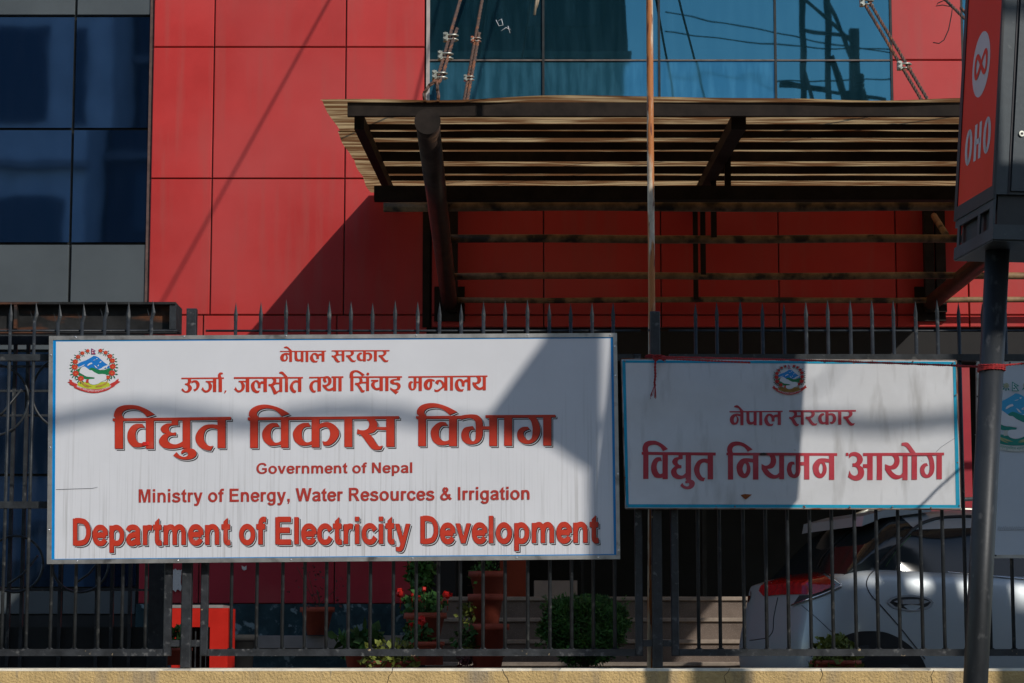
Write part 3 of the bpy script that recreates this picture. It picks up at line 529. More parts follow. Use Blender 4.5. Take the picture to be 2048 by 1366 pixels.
for s in (-1, 1): b.box((min(3*s, 20*s), 12.25, WT - .0129), (max(3*s, 20*s), 12.62, WT))
b.build('wall_top', M['stucco_top'], wall)
b = MB()
for pts in ([(1452,1366),(1448,1352),(1456,1344),(1460,1336)], [(786,1336),(784,1345),(778,1352),(775,1366)], [(1005,1338),(1009,1349),(1015,1356),(1018,1366)], [(1642,1336),(1646,1350),(1640,1362)], [(1868,1340),(1862,1352),(1865,1366)]):
    b.tube([at(x, y, 12.249) for x, y in pts], 0.0016, 4)
b.build('crack', M['black'], wall)

# ------------------------------------------------------------------ fence
FY = 12.5
Zr0, Zr1 = Z(1312, FY), Z(1298, FY)
ZT0, ZT1 = Z(722, FY), Z(709, FY)
def fx(px, py=1300): return at(px, py, FY).x
def spike(b, x, y, z0, z1, r=0.0098, hook=0):
    zb = z1 - 0.105; w = 0.0105
    b.tube([(x, y, z0), (x, y, zb)], r, 6)
    P = [(x - r, y, zb - .002), (x, y - r * .6, zb - .002), (x + r, y, zb - .002), (x, y + r * .6, zb - .002)]
    lean = hook * 0.010
    Q = [(x - w + lean, y, zb + .035), (x + lean, y - .006, zb + .035), (x + w + lean, y, zb + .035), (x + lean, y + .006, zb + .035)]
    T = (x + lean * .5, y, z1)
    for k in range(4):
        j = (k + 1) % 4; b.face([P[k], P[j], Q[j], Q[k]]); b.face([Q[k], Q[j], T])
    if hook: b.face([(x - r, y - .006, zb), (x - r - .016, y - .006, zb + .06), (x - r - .004, y - .006, zb + .03)]); b.face([(x - r, y - .007, zb), (x - r - .004, y - .007, zb + .03), (x - r - .016, y - .007, zb + .06)])
def fence_panel(label, xL, xR, bars, upl, upr, hook=0):
    t = thing('iron_fence', label, 'fence', ((xL + xR) / 2, FY, WT), 'iron fence panels above the wall')
    h = 0.019
    for (z0, z1) in ((Zr0, Zr1), (ZT0, ZT1)):
        b = MB(); b.box((xL + (0.041 if upl else 0), FY - h, z0), (xR - (0.041 if upr else 0), FY + h, z1)); b.build('rail', M['steel_scuffed'] if z0 < EYE + .1 else M['steel'], t)
    b = MB(); zz = Z(661, FY); b.tube([(xL, FY + .012, zz), (xR, FY + .012, zz)], .006, 6); b.build('rod', M['steel'], t)
    for u, xx in ((upl, xL), (upr, xR - .04)):
        if u: b = MB(); b.cbox((xx, FY - .02, Zr0 - .0), (xx + .04, FY + .02, ZT1)); b.build('upright', M['steel_scuffed'], t)
    for p in bars:
        b = MB(); x = fx(p); top = Z(602 + random.uniform(-4, 5), FY)
        spike(b, x, FY - .004, Zr1 - .004, top, hook=hook if random.random() < .8 else 0)
        zt = b.build('bar', M['steel'], t)
    b = MB()
    for p in bars:
        x = fx(p); b.tube([(x - .016, FY - .012, Zr1 + .0005), (x, FY - .006, Zr1 + .007), (x + .016, FY - .012, Zr1 + .0005)], .0035, 5)
    b.build('weld_bead', M['steel_scuffed'], t)
    return t
BL = [-45, 3, 52, 100, 149, 195, 243, 290]
BM = [461.5,512.5,564,608.5,652,696,740,786,832,876.5,920.5,966,1010,1055.5,1100,1143.5,1187,1230]
BR = [1397.7,1441,1489,1534,1578,1622.7,1667,1713,1757,1800.6,1846,1890,1933.5,1982,2028,2072,2117]
f1 = fence_panel('left black iron fence panel with hooked spikes, left of the big white sign', fx(-400), fx(342), [-380+45*k for k in range(7)] + BL, False, True, hook=1)
fence_panel('long middle black iron fence panel behind the big Department of Electricity Development sign', fx(400), fx(1286), BM, True, True, hook=0)
fence_panel('right black iron fence panel in front of the silver car', fx(1343), fx(2300), BR + [2162, 2207, 2252], True, False)
b = MB(); zz = Z(1010, FY); b.box((fx(-400), FY - .019, zz - .018), (fx(342) - .041, FY + .019, zz + .018)); b.build('middle_rail', M['steel'], f1)
def post(px0, px1, pytop, label):
    t = thing('fence_post', label, 'fence post', (fx((px0 + px1) / 2), FY, WT), 'square fence posts')
    b = MB(); b.cbox((fx(px0), FY - .03, WT), (fx(px1), FY + .03, Z(pytop, FY)), .005); b.build('shaft', M['steel_scuffed'], t)
    for s in (0, 1):
        b = MB(); z0, z1 = Z(1293, FY), Z(1280, FY)
        if s: b.box((fx(px1), FY - .015, z0), (fx(px1) + .052, FY + .015, z1))
        else: b.box((fx(px0) - .052, FY - .015, z0), (fx(px0), FY + .015, z1))
        b.build('bracket', M['steel_scuffed'], t)
    return t
post(362, 382, 618, 'square black fence post behind the left part of the big white sign')
post(1305, 1325, 624, 'square black fence post with red cord knotted at it, beside the rusty pole')

# rusty slender pole behind the fence
t = thing('rusty_pole', 'slender rusty pole with peeling white paint rising in front of the canopy', 'pole', (fx(1301), 12.56, WT))
b = MB(); pts = [at(1301, 1336, 12.565), at(1303, 1000, 12.565), at(1303.5, 600, 12.565), at(1301, 300, 12.565), at(1299, 0, 12.565), at(1297, -350, 12.565)]
b.tube(pts, [.0185] * 6, 14); b.build('pipe', M['rust_pole'], t)
b = MB(); q = at(1303.5, 661, 12.565); b.tube([(q.x, q.y, q.z - .006), (q.x, q.y, q.z + .006)], .0215, 14); b.build('band', M['steel'], t)

# ------------------------------------------------------------------ signs
def pprism(poly, y0, y1): return [at(x, y, y0) for x, y in poly], Vector((0, y1 - y0, 0))
def corner_prism(b, poly, y0, y1):
    p, d = pprism(poly, y0, y1); b.prism(p, d)
# big sign
SY = 12.40
white1 = layer(layer(mat('big_sign_white', (0.60, 0.60, 0.615), 0.42, var=0.035, vscale=1.5), (0.28, 0.275, 0.27), 2.2, (52, 1, 0.8), 0.53, 0.84, detail=7, grad=(2, 0.75, 0.02)), (0.36, 0.35, 0.34), 3.0, (24, 1, 0.5), 0.58, 0.85, seed=4, grad=(2, 1.1, 0.3))
sg = thing('sign_board', 'largest white signboard with blue edge reading Department of Electricity Development in red', 'sign', at(667, 1128, SY))
b = MB(); corner_prism(b, [(106, 678), (1228, 674), (1234, 1111), (103, 1119)], SY - .001, SY + .012); bd = b.build('panel', white1, sg)
b = MB()
for q in ([(106, 678), (1228, 674), (1228, 676.5), (111, 683)], [(106, 678), (112, 683), (109, 1119), (102, 1119)], [(103, 1119), (103, 1117.8), (1234, 1108), (1234, 1111)], [(1221.5, 676), (1228.5, 674), (1235, 1111), (1228, 1111)]):
    b.face([at(x, y, SY - .0016 - .0002 * len(b.f)) for x, y in q])
b.build('blue_border', M['blue'], sg, fix=False)
FR = [([(98, 672), (1234, 666), (1234, 674), (98, 680)],), ([(93.5, 1119), (1240.5, 1110), (1240.5, 1118), (93.5, 1128)],), ([(98, 680), (106, 680), (103, 1119), (93.5, 1119)],), ([(1226.5, 674), (1234, 674), (1240.5, 1110), (1233, 1110)],)]
for (q,) in FR:
    b = MB(); corner_prism(b, q, SY - .006, SY + .03); b.build('frame', M['alu'], sg)
def rivets(lst, y, par, r=.0055, m='rivet', name='rivet'):
    for x, q in lst:
        b = MB(); p = at(x, q, y); b.tube([p + Vector((0, .003, 0)), p, p + Vector((0, -.003, 0))], [r, r, r * .45], 8); b.build(name, M[m], par)
rivets([(151,674),(368,673),(572,672),(832,671),(1055,670.5),(1220,670),(101,710),(100,895),(98,1060),(154,1122.5),(356,1121),(582,1119.5),(825,1117),(1033,1115),(1197,1114),(1229.5,692),(1230.5,751),(1236,948),(1237,1100)], SY - .0065, sg)
LY = SY - .0022
def letters(name, fn, mat_, y=LY, par=sg, lift=0.0):
    pr = Print(y - lift); fn(pr); return pr.mb.build(name, mat_, par, fix=False)
T1 = (W_VIDYUT, W_VIKAS, W_VIBHAG)
for nm, mt, dx, dy, lf in (('lettering_shadow', M['black'], 4.1, 4.2, 0.0), ('lettering_edge', M['white_print'], 2.4, 2.5, .0004), ('lettering_outline', M['black'], 1.5, 1.5, .0008), ('lettering', M['letter'], 0, 0, .0012)):
    for W in T1: letters(nm, lambda pr: word(pr, W, dx, dy), mt, lift=lf)
    letters(nm, lambda pr: latin(pr, 'Department of Electricity Development', 146, 1194, lin(146, 1090.5, 1194, 1085), lin(146, 1037, 1194, 1030), dx, dy, pen=(.105, .10)), mt, lift=lf)
letters('lettering', lambda pr: word(pr, W_NEPAL), M['letter'], lift=.0012)
for W in (W_URJA, W_TATHA, W_MANTRA): letters('lettering', lambda pr: word(pr, W), M['letter'], lift=.0012)
letters('lettering', lambda pr: latin(pr, 'Government of Nepal', 514, 825, lin(514, 947.5, 825, 945.5), lin(514, 926, 825, 924.5)), M['letter2'], lift=.0012)
letters('lettering', lambda pr: latin(pr, 'Ministry of Energy, Water Resources & Irrigation', 277.5, 1059.5, lin(277, 1005, 1060, 999), lin(277, 978.5, 1060, 973)), M['letter2'], lift=.0012)
b = MB(); b.face([at(x, y, LY - .0055) for x, y in ((285, 884), (298, 883), (298, 890), (285, 891.5))][::-1]); b.build('tape_patch', M['flower'], sg, fix=False)
b = MB(); b.tube([at(x, y, LY - .001) for x, y in ((112, 979), (150, 977.5), (185, 976.5), (195, 974))], .0011, 4); b.build('scratch', M['pencil'], sg)
emblem('emblem', sg, LY, 130, 690, 13.008, P1)

# second sign: a slightly buckled sheet
S2 = 12.41
white2 = layer(layer(mat('second_sign_white', (0.57, 0.57, 0.575), 0.38, var=0.06, vscale=3), (0.36, 0.35, 0.34), 3.5, (5, 1, 0.9), 0.55, 0.85, seed=7), (0.33, 0.12, 0.05), 18, (1, 1, 1.5), 0.745, 0.775, seed=2)
sg2 = thing('sign_board', 'smaller white signboard with cyan border and crimson Nepali words, right of the big sign', 'sign', at(1582, 1017, S2))
c2 = [(1243, 719), (1912, 722), (1921, 1017), (1251, 1016)]
def q2(u, v, y=None):
    a = (c2[0][0] + (c2[1][0] - c2[0][0]) * u, c2[0][1] + (c2[1][1] - c2[0][1]) * u); d = (c2[3][0] + (c2[2][0] - c2[3][0]) * u, c2[3][1] + (c2[2][1] - c2[3][1]) * u)
    return (a[0] + (d[0] - a[0]) * v, a[1] + (d[1] - a[1]) * v)
def buckle(u, v): return .0036 * math.sin(u * 13 + 2 * v) * math.sin(v * 3 + u * 2) * (0.3 + u) + .0022 * math.sin(u * 31 + v * 9) * u + .0014 * math.sin(v * 17 + u * 7)
b = MB(); NU, NV = 90, 40
for i in range(NU):
    for j in range(NV):
        q = []
        for (a, c) in ((i, j + 1), (i + 1, j + 1), (i + 1, j), (i, j)):
            u, v = a / NU, c / NV; p = at(*q2(u, v), S2); q.append((p.x, p.y + buckle(u, v) - .001, p.z))
        b.face(q, True)
b.build('panel', white2, sg2, fix=False)
b = MB(); corner_prism(b, c2, S2 + .008, S2 + .016); b.build('backing', M['edge_rust'], sg2)
def bp2(px, py, off):                                      # a point on the buckled sheet
    u = (px - 1247) / 670; v = (py - 719) / 297; p = at(px, py, S2); return Vector((p.x, p.y + buckle(u, v) - off, p.z))
b = MB()
def band(A, B, off, n=60):
    for i in range(n):
        t0, t1 = i / n, (i + 1) / n
        f = lambda P, t: (P[0][0] + (P[1][0] - P[0][0]) * t, P[0][1] + (P[1][1] - P[0][1]) * t)
        b.face([bp2(*f(A, t0), off), bp2(*f(A, t1), off), bp2(*f(B, t1), off), bp2(*f(B, t0), off)])
band(((1250, 725.5), (1908, 728.5)), ((1244.5, 720.5), (1911, 723.5)), .0022)
band(((1252, 1015), (1919.5, 1016)), ((1252, 1008.5), (1912, 1010)), .0024)
band(((1244.5, 720.5), (1252, 1015)), ((1251, 725), (1257.5, 1009)), .0026)
band(((1906, 728), (1911.5, 1010)), ((1911, 723), (1919.5, 1016)), .0028)
b.build('cyan_border', M['blue2'], sg2, fix=False)
b = MB()
for A, B in (((1243, 718), (1912, 721.5)), ((1251, 1016.5), (1921, 1018)), ((1243, 718), (1251, 1016.5)), ((1912, 721.5), (1921, 1018))): b.tube([at(*A, S2 + .004), at(*B, S2 + .004)], .005, 6)
b.build('rim', M['edge_rust'], sg2)
rivets([(1250,722),(1330,723),(1415,723),(1652,722.5),(1745,722.5),(1826,723),(1906,726),(1912,790),(1915,925),(1919,1011),(1250,955),(1254,1012),(1470,1013),(1610,1014),(1700,1014),(1785,1014),(1862,1015)], S2 - .009, sg2, .004, 'edge_rust', 'nail')
def cling(o, inv=1):                                       # lay flat print onto the buckled sheet
    for v in o.data.vertices:
        wv = v.co + sg2.location
        # back to pixel space
        rel = wv - Vector((0, 0, EYE)); c = math.cos(PITCH); s_ = math.sin(PITCH); dep = rel.y * c + rel.z * s_; up = -rel.y * s_ + rel.z * c
        px = CX + rel.x / dep * F; py = CY - up / dep * F
        v.co.y += buckle((px - 1247) / 670, (py - 719) / 297)
L2 = S2 - .0036
TN = lambda x, y: (1458.9 + (x - 559.96) * 1.154, 821.5 + (y - 701.2) * 1.297)
for o in (letters('lettering', lambda pr: word(pr, W_VIDYUT2), M['letter3'], L2, sg2), letters('lettering', lambda pr: word(pr, W_NIYAMAN), M['letter3'], L2, sg2), letters('lettering', lambda pr: word(pr, W_AYOG), M['letter3'], L2, sg2),
          letters('lettering', lambda pr: word(pr, W_NEPAL, T=TN), M['letter3'], L2, sg2)): cling(o)
cling(emblem('emblem', sg2, L2, 1547 - 7.2, 731 - 6.3, 19.3, P2))
def blot(pts, m, y, par, name): b = MB(); b.face([at(x, q, y) for x, q in pts][::-1]); o = b.build(name, m, par, fix=False); return o
cling(blot([(1481,990),(1490,988),(1504,989),(1498,994),(1491,999),(1486,995)], mat('rust_stain', (.22, .06, .015), .8, var=.5, vscale=60), L2 - .002, sg2, 'rust_patch'))
cling(blot([(1518,907),(1528,905),(1537,908),(1530,911),(1521,911)], mat('peeled_patch', (.05, .03, .02), .8, var=.5, vscale=60), L2 - .002, sg2, 'peeled_patch'))
b = MB(); b.tube([bp2(x, y, .005) for x, y in ((1872, 904), (1882, 894), (1894, 886), (1910, 876))], .0009, 4); b.build('crease', M['pencil'], sg2)

# third sign, cut by the frame
sg3 = thing('sign_board', 'pale signboard with teal round emblem at the right edge behind the leaning pole', 'sign', at(2200, 1115, S2))
white3 = mat('third_sign_white', (0.50, 0.53, 0.56), 0.45, var=0.04, vscale=1.5)
b = MB(); corner_prism(b, [(1954, 724), (2560, 722), (2562, 1108), (1956, 1112)], S2, S2 + .02); b.build('panel', white3, sg3)
b = MB()
for q in ([(1953, 723), (2560, 721), (2560, 726), (1956, 728)], [(1953, 728), (1957, 728), (1960, 1112), (1955, 1112)], [(1955, 1110), (2560, 1106), (2560, 1112), (1955, 1117)]): corner_prism(b, q, S2 - .005, S2 + .024)
b.build('frame', M['alu'], sg3)
rivets([(1955, 793), (1991.5, 1111), (2020, 726), (1957, 730)], S2 - .006, sg3, .005, 'black', 'screw')
emblem('emblem', sg3, S2 - .002, 1941, 753, 8.3, P3)
b = MB(); q = [(1996, 1060)] + [(1998 + 2.2 * k, 1052 + (6 if k % 2 else 0) + (k % 3)) for k in range(26)]
b.tube([at(x, y, S2 - .002) for x, y in q], .0008, 3); b.tube([at(1997, 1061, S2 - .002), at(2055, 1059, S2 - .002)], .0008, 3); b.build('pencil_scribble', M['pencil'], sg3)

# ------------------------------------------------------------------ red cord between the post and the leaning pole
def twist(b, pts, r, turns, strands=2, n=5, seg=6):
    P = [Vector(p) for p in pts]; out = []
    for i in range(len(P) - 1):
        for k in range(seg): out.append(P[i].lerp(P[i + 1], k / seg))
    out.append(P[-1]); N = len(out)
    for s in range(strands):
        q = []
        for i, p in enumerate(out):
            t = (out[min(i + 1, N - 1)] - out[max(i - 1, 0)]).normalized(); u = t.orthogonal().normalized(); v = t.cross(u)
            a = turns * 2 * math.pi * i / N + s * 2 * math.pi / strands
            q.append(p + (u * math.cos(a) + v * math.sin(a)) * r * 0.95)
        b.tube(q, r, n)
t = thing('cord', 'red cord tied from the fence post across the smaller sign to the leaning pole', 'cord', at(1315, 716, 12.36))
CYp = 10.35
KS = 1.09
def sag(A, B, s, n=24): return [A.lerp(B, k / n) - Vector((0, 0, s * 4 * (k / n) * (1 - k / n))) for k in range(n + 1)]
A = at(1322, 714, 12.36); B = at(1955, 733, CYp + .05)
b = MB(); twist(b, sag(A, B, -.005, 40), .0036, 70, seg=4); b.build('line', M['rope'], t)
b = MB(); twist(b, sag(at(1322, 717, 12.36), at(1500, 725, 11.6), .0, 14), .003, 14, seg=4); b.build('line', M['rope'], t)
b = MB()
for k in range(5):
    rr = .05 + .006 * rng(); zc = at(1315, 713 + k * 2.2, 12.5); ring = [Vector((fx(1315) + rr * math.cos(a), FY + rr * .9 * math.sin(a), zc.z + .004 * math.sin(a * 2 + k))) for a in [2 * math.pi * i / 20 for i in range(21)]]
    twist(b, ring, .003, 9, seg=1)
for k in range(9): a = k * 1.3; c = at(1318 + 5 * math.cos(a), 717 + 3.5 * math.sin(a * 1.7), 12.37); twist(b, [c + Vector((-.02, 0, .004 * math.sin(a))), c + Vector((0, -.008, .008)), c + Vector((.022, 0, -.006 * math.cos(a)))], .0032, 2, seg=3)
b.build('knot', M['rope'], t)
b = MB(); twist(b, [at(x, y, 12.36) for x, y in ((1311, 719), (1310, 735), (1311, 750), (1309, 765), (1310, 772))], .0036, 5); b.build('tail_end', M['rope'], t)
b = MB()
for k in range(14): dx = random.uniform(-7, 7); b.tube([at(1310 + dx * .15, 770, 12.355), at(1308 + dx * .7, 784, 12.352), at(1307 + dx, 794 + random.uniform(-3, 5), 12.356)], .0016, 4)
b.build('tassel', M['rope'], t)

# ------------------------------------------------------------------ light box on a leaning pole
PB, PT = at(1951, 1366, CYp), at(1994.5, 512, CYp)
ax = (PT - PB).normalized()
foot = PB - ax * (PB.z / ax.z)
ob = thing('advertising_light_box', 'tall grey light box with red side panel reading OHO on a leaning pole', 'advertising light box', foot)
b = MB(); b.tube([foot, PT + ax * .1], .0535, 28); b.build('pole', M['pole'], ob)
for k in range(3):
    pass
vdir = Vector((.993, .12, 0)); udir = Vector((-.12, .993, 0))   # along the wide side, and away from the street
W_, D_ = .635, .50
near = at(1990, 388, 10.09)
lean = ax
def bx(a, d, h): return near + (vdir * a + udir * d + lean * h) * KS      # a along width, d into depth, h up
def slab(b, a0, a1, d0, d1, h0, h1): b.prism([bx(a0, d0, h0), bx(a1, d0, h0), bx(a1, d1, h0), bx(a0, d1, h0)], lean * (h1 - h0) * KS)
H_ = 1.75
b = MB(); slab(b, 0, W_, 0, D_, 0, H_); b.build('case', M['oho_grey'], ob)
b = MB(); slab(b, -.010, .0, -.008, .012, -.02, H_); slab(b, -.010, 0, D_ - .028, D_ + .008, -.02, H_); slab(b, -.010, 0, .012, D_ - .028, -.02, .036); b.build('side_frame', M['oho_dark'], ob)
b = MB(); slab(b, -.006, -.0005, .013, D_ - .029, .037, H_); b.build('red_panel', M['oho_red'], ob)
b = MB(); slab(b, .052, .060, -.004, 0, -.0, H_); b.build('door_gap', M['black'], ob)
b = MB(); slab(b, .062, W_ - .03, -.014, -.001, .012, H_); b.build('door', M['oho_grey'], ob)
b = MB(); c = bx(.092, -.014, .245); nrm = -udir
b.tube([c, c + nrm * .008], .013, 14); b.build('lock', M['galv'], ob)
b = MB(); b.tube([c + nrm * .008, c + nrm * .0085], .006, 12); b.build('keyhole', M['black'], ob)
vb = MB()
for i in range(5):
    for j in range(9): c = bx(.11 + i * .014, -.0143, .62 + j * .014); vb.tube([c, c + nrm * .0006], .0042, 6)
vb.build('vent_holes', M['black'], ob)
b = MB(); slab(b, .02, W_ - .02, .02, D_ - .02, -.17, -.0005); b.build('neck', M['oho_dark'], ob)
b = MB()
slab(b, -.004, W_, -.012, .0, -.185, -.125); slab(b, -.004, .006, .0, D_, -.185, -.135); slab(b, -.004, .006, .0, D_, -.05, -.0005)
for d0 in (.0, .17, D_ - .06): slab(b, -.003, .005, d0, d0 + (.03 if d0 != .0 else .05), -.135, -.05)
slab(b, 0, W_, .0, D_, -.190, -.180)
b.build('base_tray', M['oho_grey'], ob)
# print on the red panel
def face_pt(u, v): return bx(-.0068, .5 * D_ + u, v)           # u: to the right as one reads it is towards the street side
pr = MB()
def face_poly(pts, lift=0):
    P = [face_pt(-u, v) + (-vdir) * lift for u, v in pts]; idx = tessellate_polygon([[Vector((u, v, 0)) for u, v in pts]])
    for t3 in idx: pr.face([P[i] for i in t3])
cu, cv = .0, .595
face_poly([(cu + .115 * math.cos(2*math.pi*k/40), cv + .138 * math.sin(2*math.pi*k/40)) for k in range(40)])
pr.build('print_disc', M['oho_white'], ob, fix=False); pr = MB()
for i, ch in enumerate('OHO'):
    for sh in LET[ch][1]:
        c_ = spline(parse(sh[1:]), closed=False); ring = abs(c_[0][0]-c_[-1][0]) + abs(c_[0][1]-c_[-1][1]) < 1e-3
        for k in range(len(c_) - 1):
            q = []
            for m_, sg_ in ((k, 1), (k + 1, 1), (k + 1, -1), (k, -1)):
                p0, p1 = c_[max(m_ - 1, 0)], c_[min(m_ + 1, len(c_) - 1)]
                if ring and m_ in (0, len(c_) - 1): p0, p1 = c_[-2], c_[1]
                tx, ty = p1[0]-p0[0], p1[1]-p0[1]; n_ = math.hypot(tx, ty); 
                q.append((-.165 + i * .12 + (c_[m_][0] - ty / n_ * .13 * sg_) * .118, .19 + (c_[m_][1] + tx / n_ * .075 * sg_) * .155))
            face_poly(q, .0003 * (k % 2) + .0001)
pr.build('lettering', M['oho_white'], ob, fix=False)
pr = MB()
def inf(t): s_ = math.sin(t); return (cu + .074 * s_, cv + .044 * math.sin(2 * t))
NN = 72
for k in range(NN):
    q = []
    for m_, sg_ in ((k, 1), (k + 1, 1), (k + 1, -1), (k, -1)):
        t0 = 2 * math.pi * m_ / NN; p0, p1 = inf(t0 - .05), inf(t0 + .05); tx, ty = p1[0]-p0[0], p1[1]-p0[1]; n_ = math.hypot(tx, ty); c0 = inf(t0)
        q.append((c0[0] - ty / n_ * .0115 * sg_, c0[1] + tx / n_ * .0115 * sg_))
    face_poly(q, .0008 + .00002 * k)
pr.build('loop_emblem', M['oho_red'], ob, fix=False)
# cord coils round the pole
b = MB(); pc = lambda h: foot + ax * h
for k in range(4):
    hz = (at(1975, 731 + k * 3.4, CYp).z - foot.z) / ax.z; c0 = pc(hz)
    ring = [c0 + Vector((0.058 * math.cos(a), 0.058 * math.sin(a), .003 * math.sin(a + k))) for a in [2 * math.pi * i / 28 for i in range(29)]]; twist(b, ring, .003, 12, seg=1)
b.build('coil', M['rope'], t)
b = MB(); twist(b, sag(at(2004, 731, CYp - .03), at(2200, 712, 10.7), .0, 12), .003, 14, seg=3); b.build('line', M['rope'], t)

# ------------------------------------------------------------------ building
BY = 21.5
bd = thing('office_building', 'red panelled office building with blue glass windows filling the background', 'building', (0, BY, GZ))
zs = [Z(p, BY) for p in (-720, -446, -172, 94, 357, 630)]
colsL = [X(302, BY, 300), X(425, BY, 300), X(690, BY, 300), X(849, BY, 300)]
zb = Z(1208, BY)
G = .0055
rp = random.Random(3)
def panel(x0, x1, z0, z1, m='red', y=BY, name='cladding_panel'):
    b = MB(); b.cbox((x0 + G, y, z0 + G), (x1 - G, y + .03, z1 - G), .006)
    o = b.build(name, M[m], bd)
    a = (rp.random() - .5) * .006; c = (rp.random() - .5) * .006
    cx, cz = (x0 + x1) / 2, (z0 + z1) / 2 - GZ
    for v in o.data.vertices: v.co.y += (v.co.x - cx) * a + (v.co.z - cz) * c
    return o
rows = list(zip(zs[:-1], zs[1:]))                          # (top, bottom)
for c in range(3):
    for (zt, zbm) in rows: panel(colsL[c], colsL[c + 1], zbm, zt)
zz = [Z(630, BY), Z(905, BY), Z(1208, BY)]
for c, (xa, xb) in enumerate(((X(286, BY), colsL[1] - .06), (colsL[1] - .06, colsL[2] - .06), (colsL[2] - .06, colsL[3] + .03))):
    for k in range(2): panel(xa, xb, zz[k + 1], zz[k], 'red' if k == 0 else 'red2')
# backing, corner and pale trim
b = MB(); b.box((X(286, BY), BY + .032, zb), (colsL[3] + .0, BY + .25, Z(-720, BY))); b.build('wall_core', M['joint'], bd)
b = MB(); b.box((colsL[3] + .012, BY - .012, Z(203, BY) - .2), (colsL[3] + .045, BY + .03, Z(-720, BY))); b.build('edge_trim', M['trim'], bd)
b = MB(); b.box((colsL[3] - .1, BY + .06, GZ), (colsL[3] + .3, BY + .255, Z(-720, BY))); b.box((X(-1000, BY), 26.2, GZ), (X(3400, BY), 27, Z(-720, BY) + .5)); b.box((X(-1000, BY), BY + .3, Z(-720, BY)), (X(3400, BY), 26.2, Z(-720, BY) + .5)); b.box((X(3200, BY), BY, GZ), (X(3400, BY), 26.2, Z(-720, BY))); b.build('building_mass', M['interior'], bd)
# middle bay: windows above, red below
colsM = [X(p, BY, 300) for p in (853, 1087, 1320, 1554, 1787)]
colsR = [colsM[4], X(1925, BY, 100), X(2150, BY, 100), X(2380, BY, 100)]
zw = [Z(-172, BY), Z(120, BY), Z(243, BY)]
def pane(x0, x1, z0, z1, m='glass_mid', y=BY + .02):
    b = MB(); b.box((x0 + .011, y, z0 + .009), (x1 - .011, y + .008, z1 - .009)); return b.build('glass_pane', M[m], bd)
for c in range(4):
    for k in range(2): pane(colsM[c], colsM[c + 1], zw[k + 1], zw[k], 'glass_spandrel' if k == 1 and c < 3 else 'glass_mid')
    pane(colsM[c], colsM[c + 1], Z(-172, BY), Z(-446, BY))
for k in range(2): pane(colsR[1], colsR[2], zw[k + 1], zw[k])
panel(colsR[0], colsR[1], zw[1], zw[0]); panel(colsR[0], colsR[1], zw[2], zw[1]); panel(colsR[0], colsR[1], Z(-172, BY), Z(-446, BY))
for x in colsM[1:4] + [colsR[0], colsR[1], colsR[2]]:
    b = MB(); b.box((x - .0105, BY + .0, zw[2]), (x + .0105, BY + .06, Z(-446, BY))); b.build('mullion', M['mullion'], bd)
for z in (zw[1], zw[0]):
    for xa, xb in list(zip(colsM[:4], colsM[1:])) + [(colsR[1], colsR[2])]:
        b = MB(); b.box((xa + .0110, BY + .002, z - .0065), (xb - .0110, BY + .05, z + .0065)); b.build('transom', M['transom'] if z == zw[1] else M['mullion'], bd)
zr = [Z(243, BY), Z(357, BY), Z(630, BY), Z(655, BY)]
cl = colsM + colsR[1:]
for c in range(len(cl) - 1):
    for k in range(3):
        panel(cl[c] + (.05 if c == 0 else 0), cl[c + 1], zr[k + 1], zr[k])
b = MB(); b.box((colsM[0] + .05, BY + .033, Z(655, BY)), (colsR[3], BY + .25, zw[2])); b.build('wall_core', M['joint'], bd)
b = MB(); b.box((colsM[0] - .03, BY - .01, Z(655, BY)), (colsM[0] + .035, BY + .2, Z(243, BY))); b.build('recess_edge', M['dark_steel'], bd)
# room behind the middle windows
x0, x1 = colsM[0], colsR[0]; z0, z1 = zw[2] - .02, Z(-446, BY); yb = BY + 3.2
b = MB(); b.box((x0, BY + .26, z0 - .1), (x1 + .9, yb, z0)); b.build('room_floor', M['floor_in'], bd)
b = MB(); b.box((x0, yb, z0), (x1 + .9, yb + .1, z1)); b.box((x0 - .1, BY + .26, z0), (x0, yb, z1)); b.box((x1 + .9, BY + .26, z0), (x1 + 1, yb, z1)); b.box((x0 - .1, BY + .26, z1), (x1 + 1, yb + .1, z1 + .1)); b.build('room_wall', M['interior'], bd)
def curtain(x0, x1, m, y=BY + .35, zb=z0):
    b = MB(); n = max(8, int((x1 - x0) / .02)); P = [(x0 + (x1 - x0) * i / n, y + .03 * math.sin(i * 1.1) + .012 * math.sin(i * 2.7)) for i in range(n + 1)]
    for i in range(n): b.face([(P[i][0], P[i][1], zb + .02), (P[i+1][0], P[i+1][1], zb + .02), (P[i+1][0], P[i+1][1], z1), (P[i][0], P[i][1], z1)], True)
    return b.build('curtain', M[m], bd)
curtain(X(862, BY), X(905, BY), 'curtain_teal'); curtain(X(925, BY), X(985, BY), 'curtain_teal', BY + .45)
curtain(X(1098, BY), X(1132, BY), 'curtain'); curtain(X(1332, BY), X(1362, BY), 'curtain'); curtain(X(1400, BY), X(1414, BY), 'curtain_red', BY + 1.2, Z(60, BY)); 
b = MB(); b.box((X(1405, BY), BY + .5, Z(98, BY)), (X(1500, BY), BY + .52, Z(72, BY))); b.build('paper_notice', M['paper'], bd)
b = MB()                                                    # finger writing on the dusty pane
for pts in ([(992,40),(998,52),(1006,50),(1003,38),(996,42)], [(1002,62),(1012,55),(1022,60),(1016,52),(1020,66)]):
    b.tube([at(x, y, BY + .018) for x, y in pts], .0035, 4)
b.build('finger_marks', M['white_print'], bd)
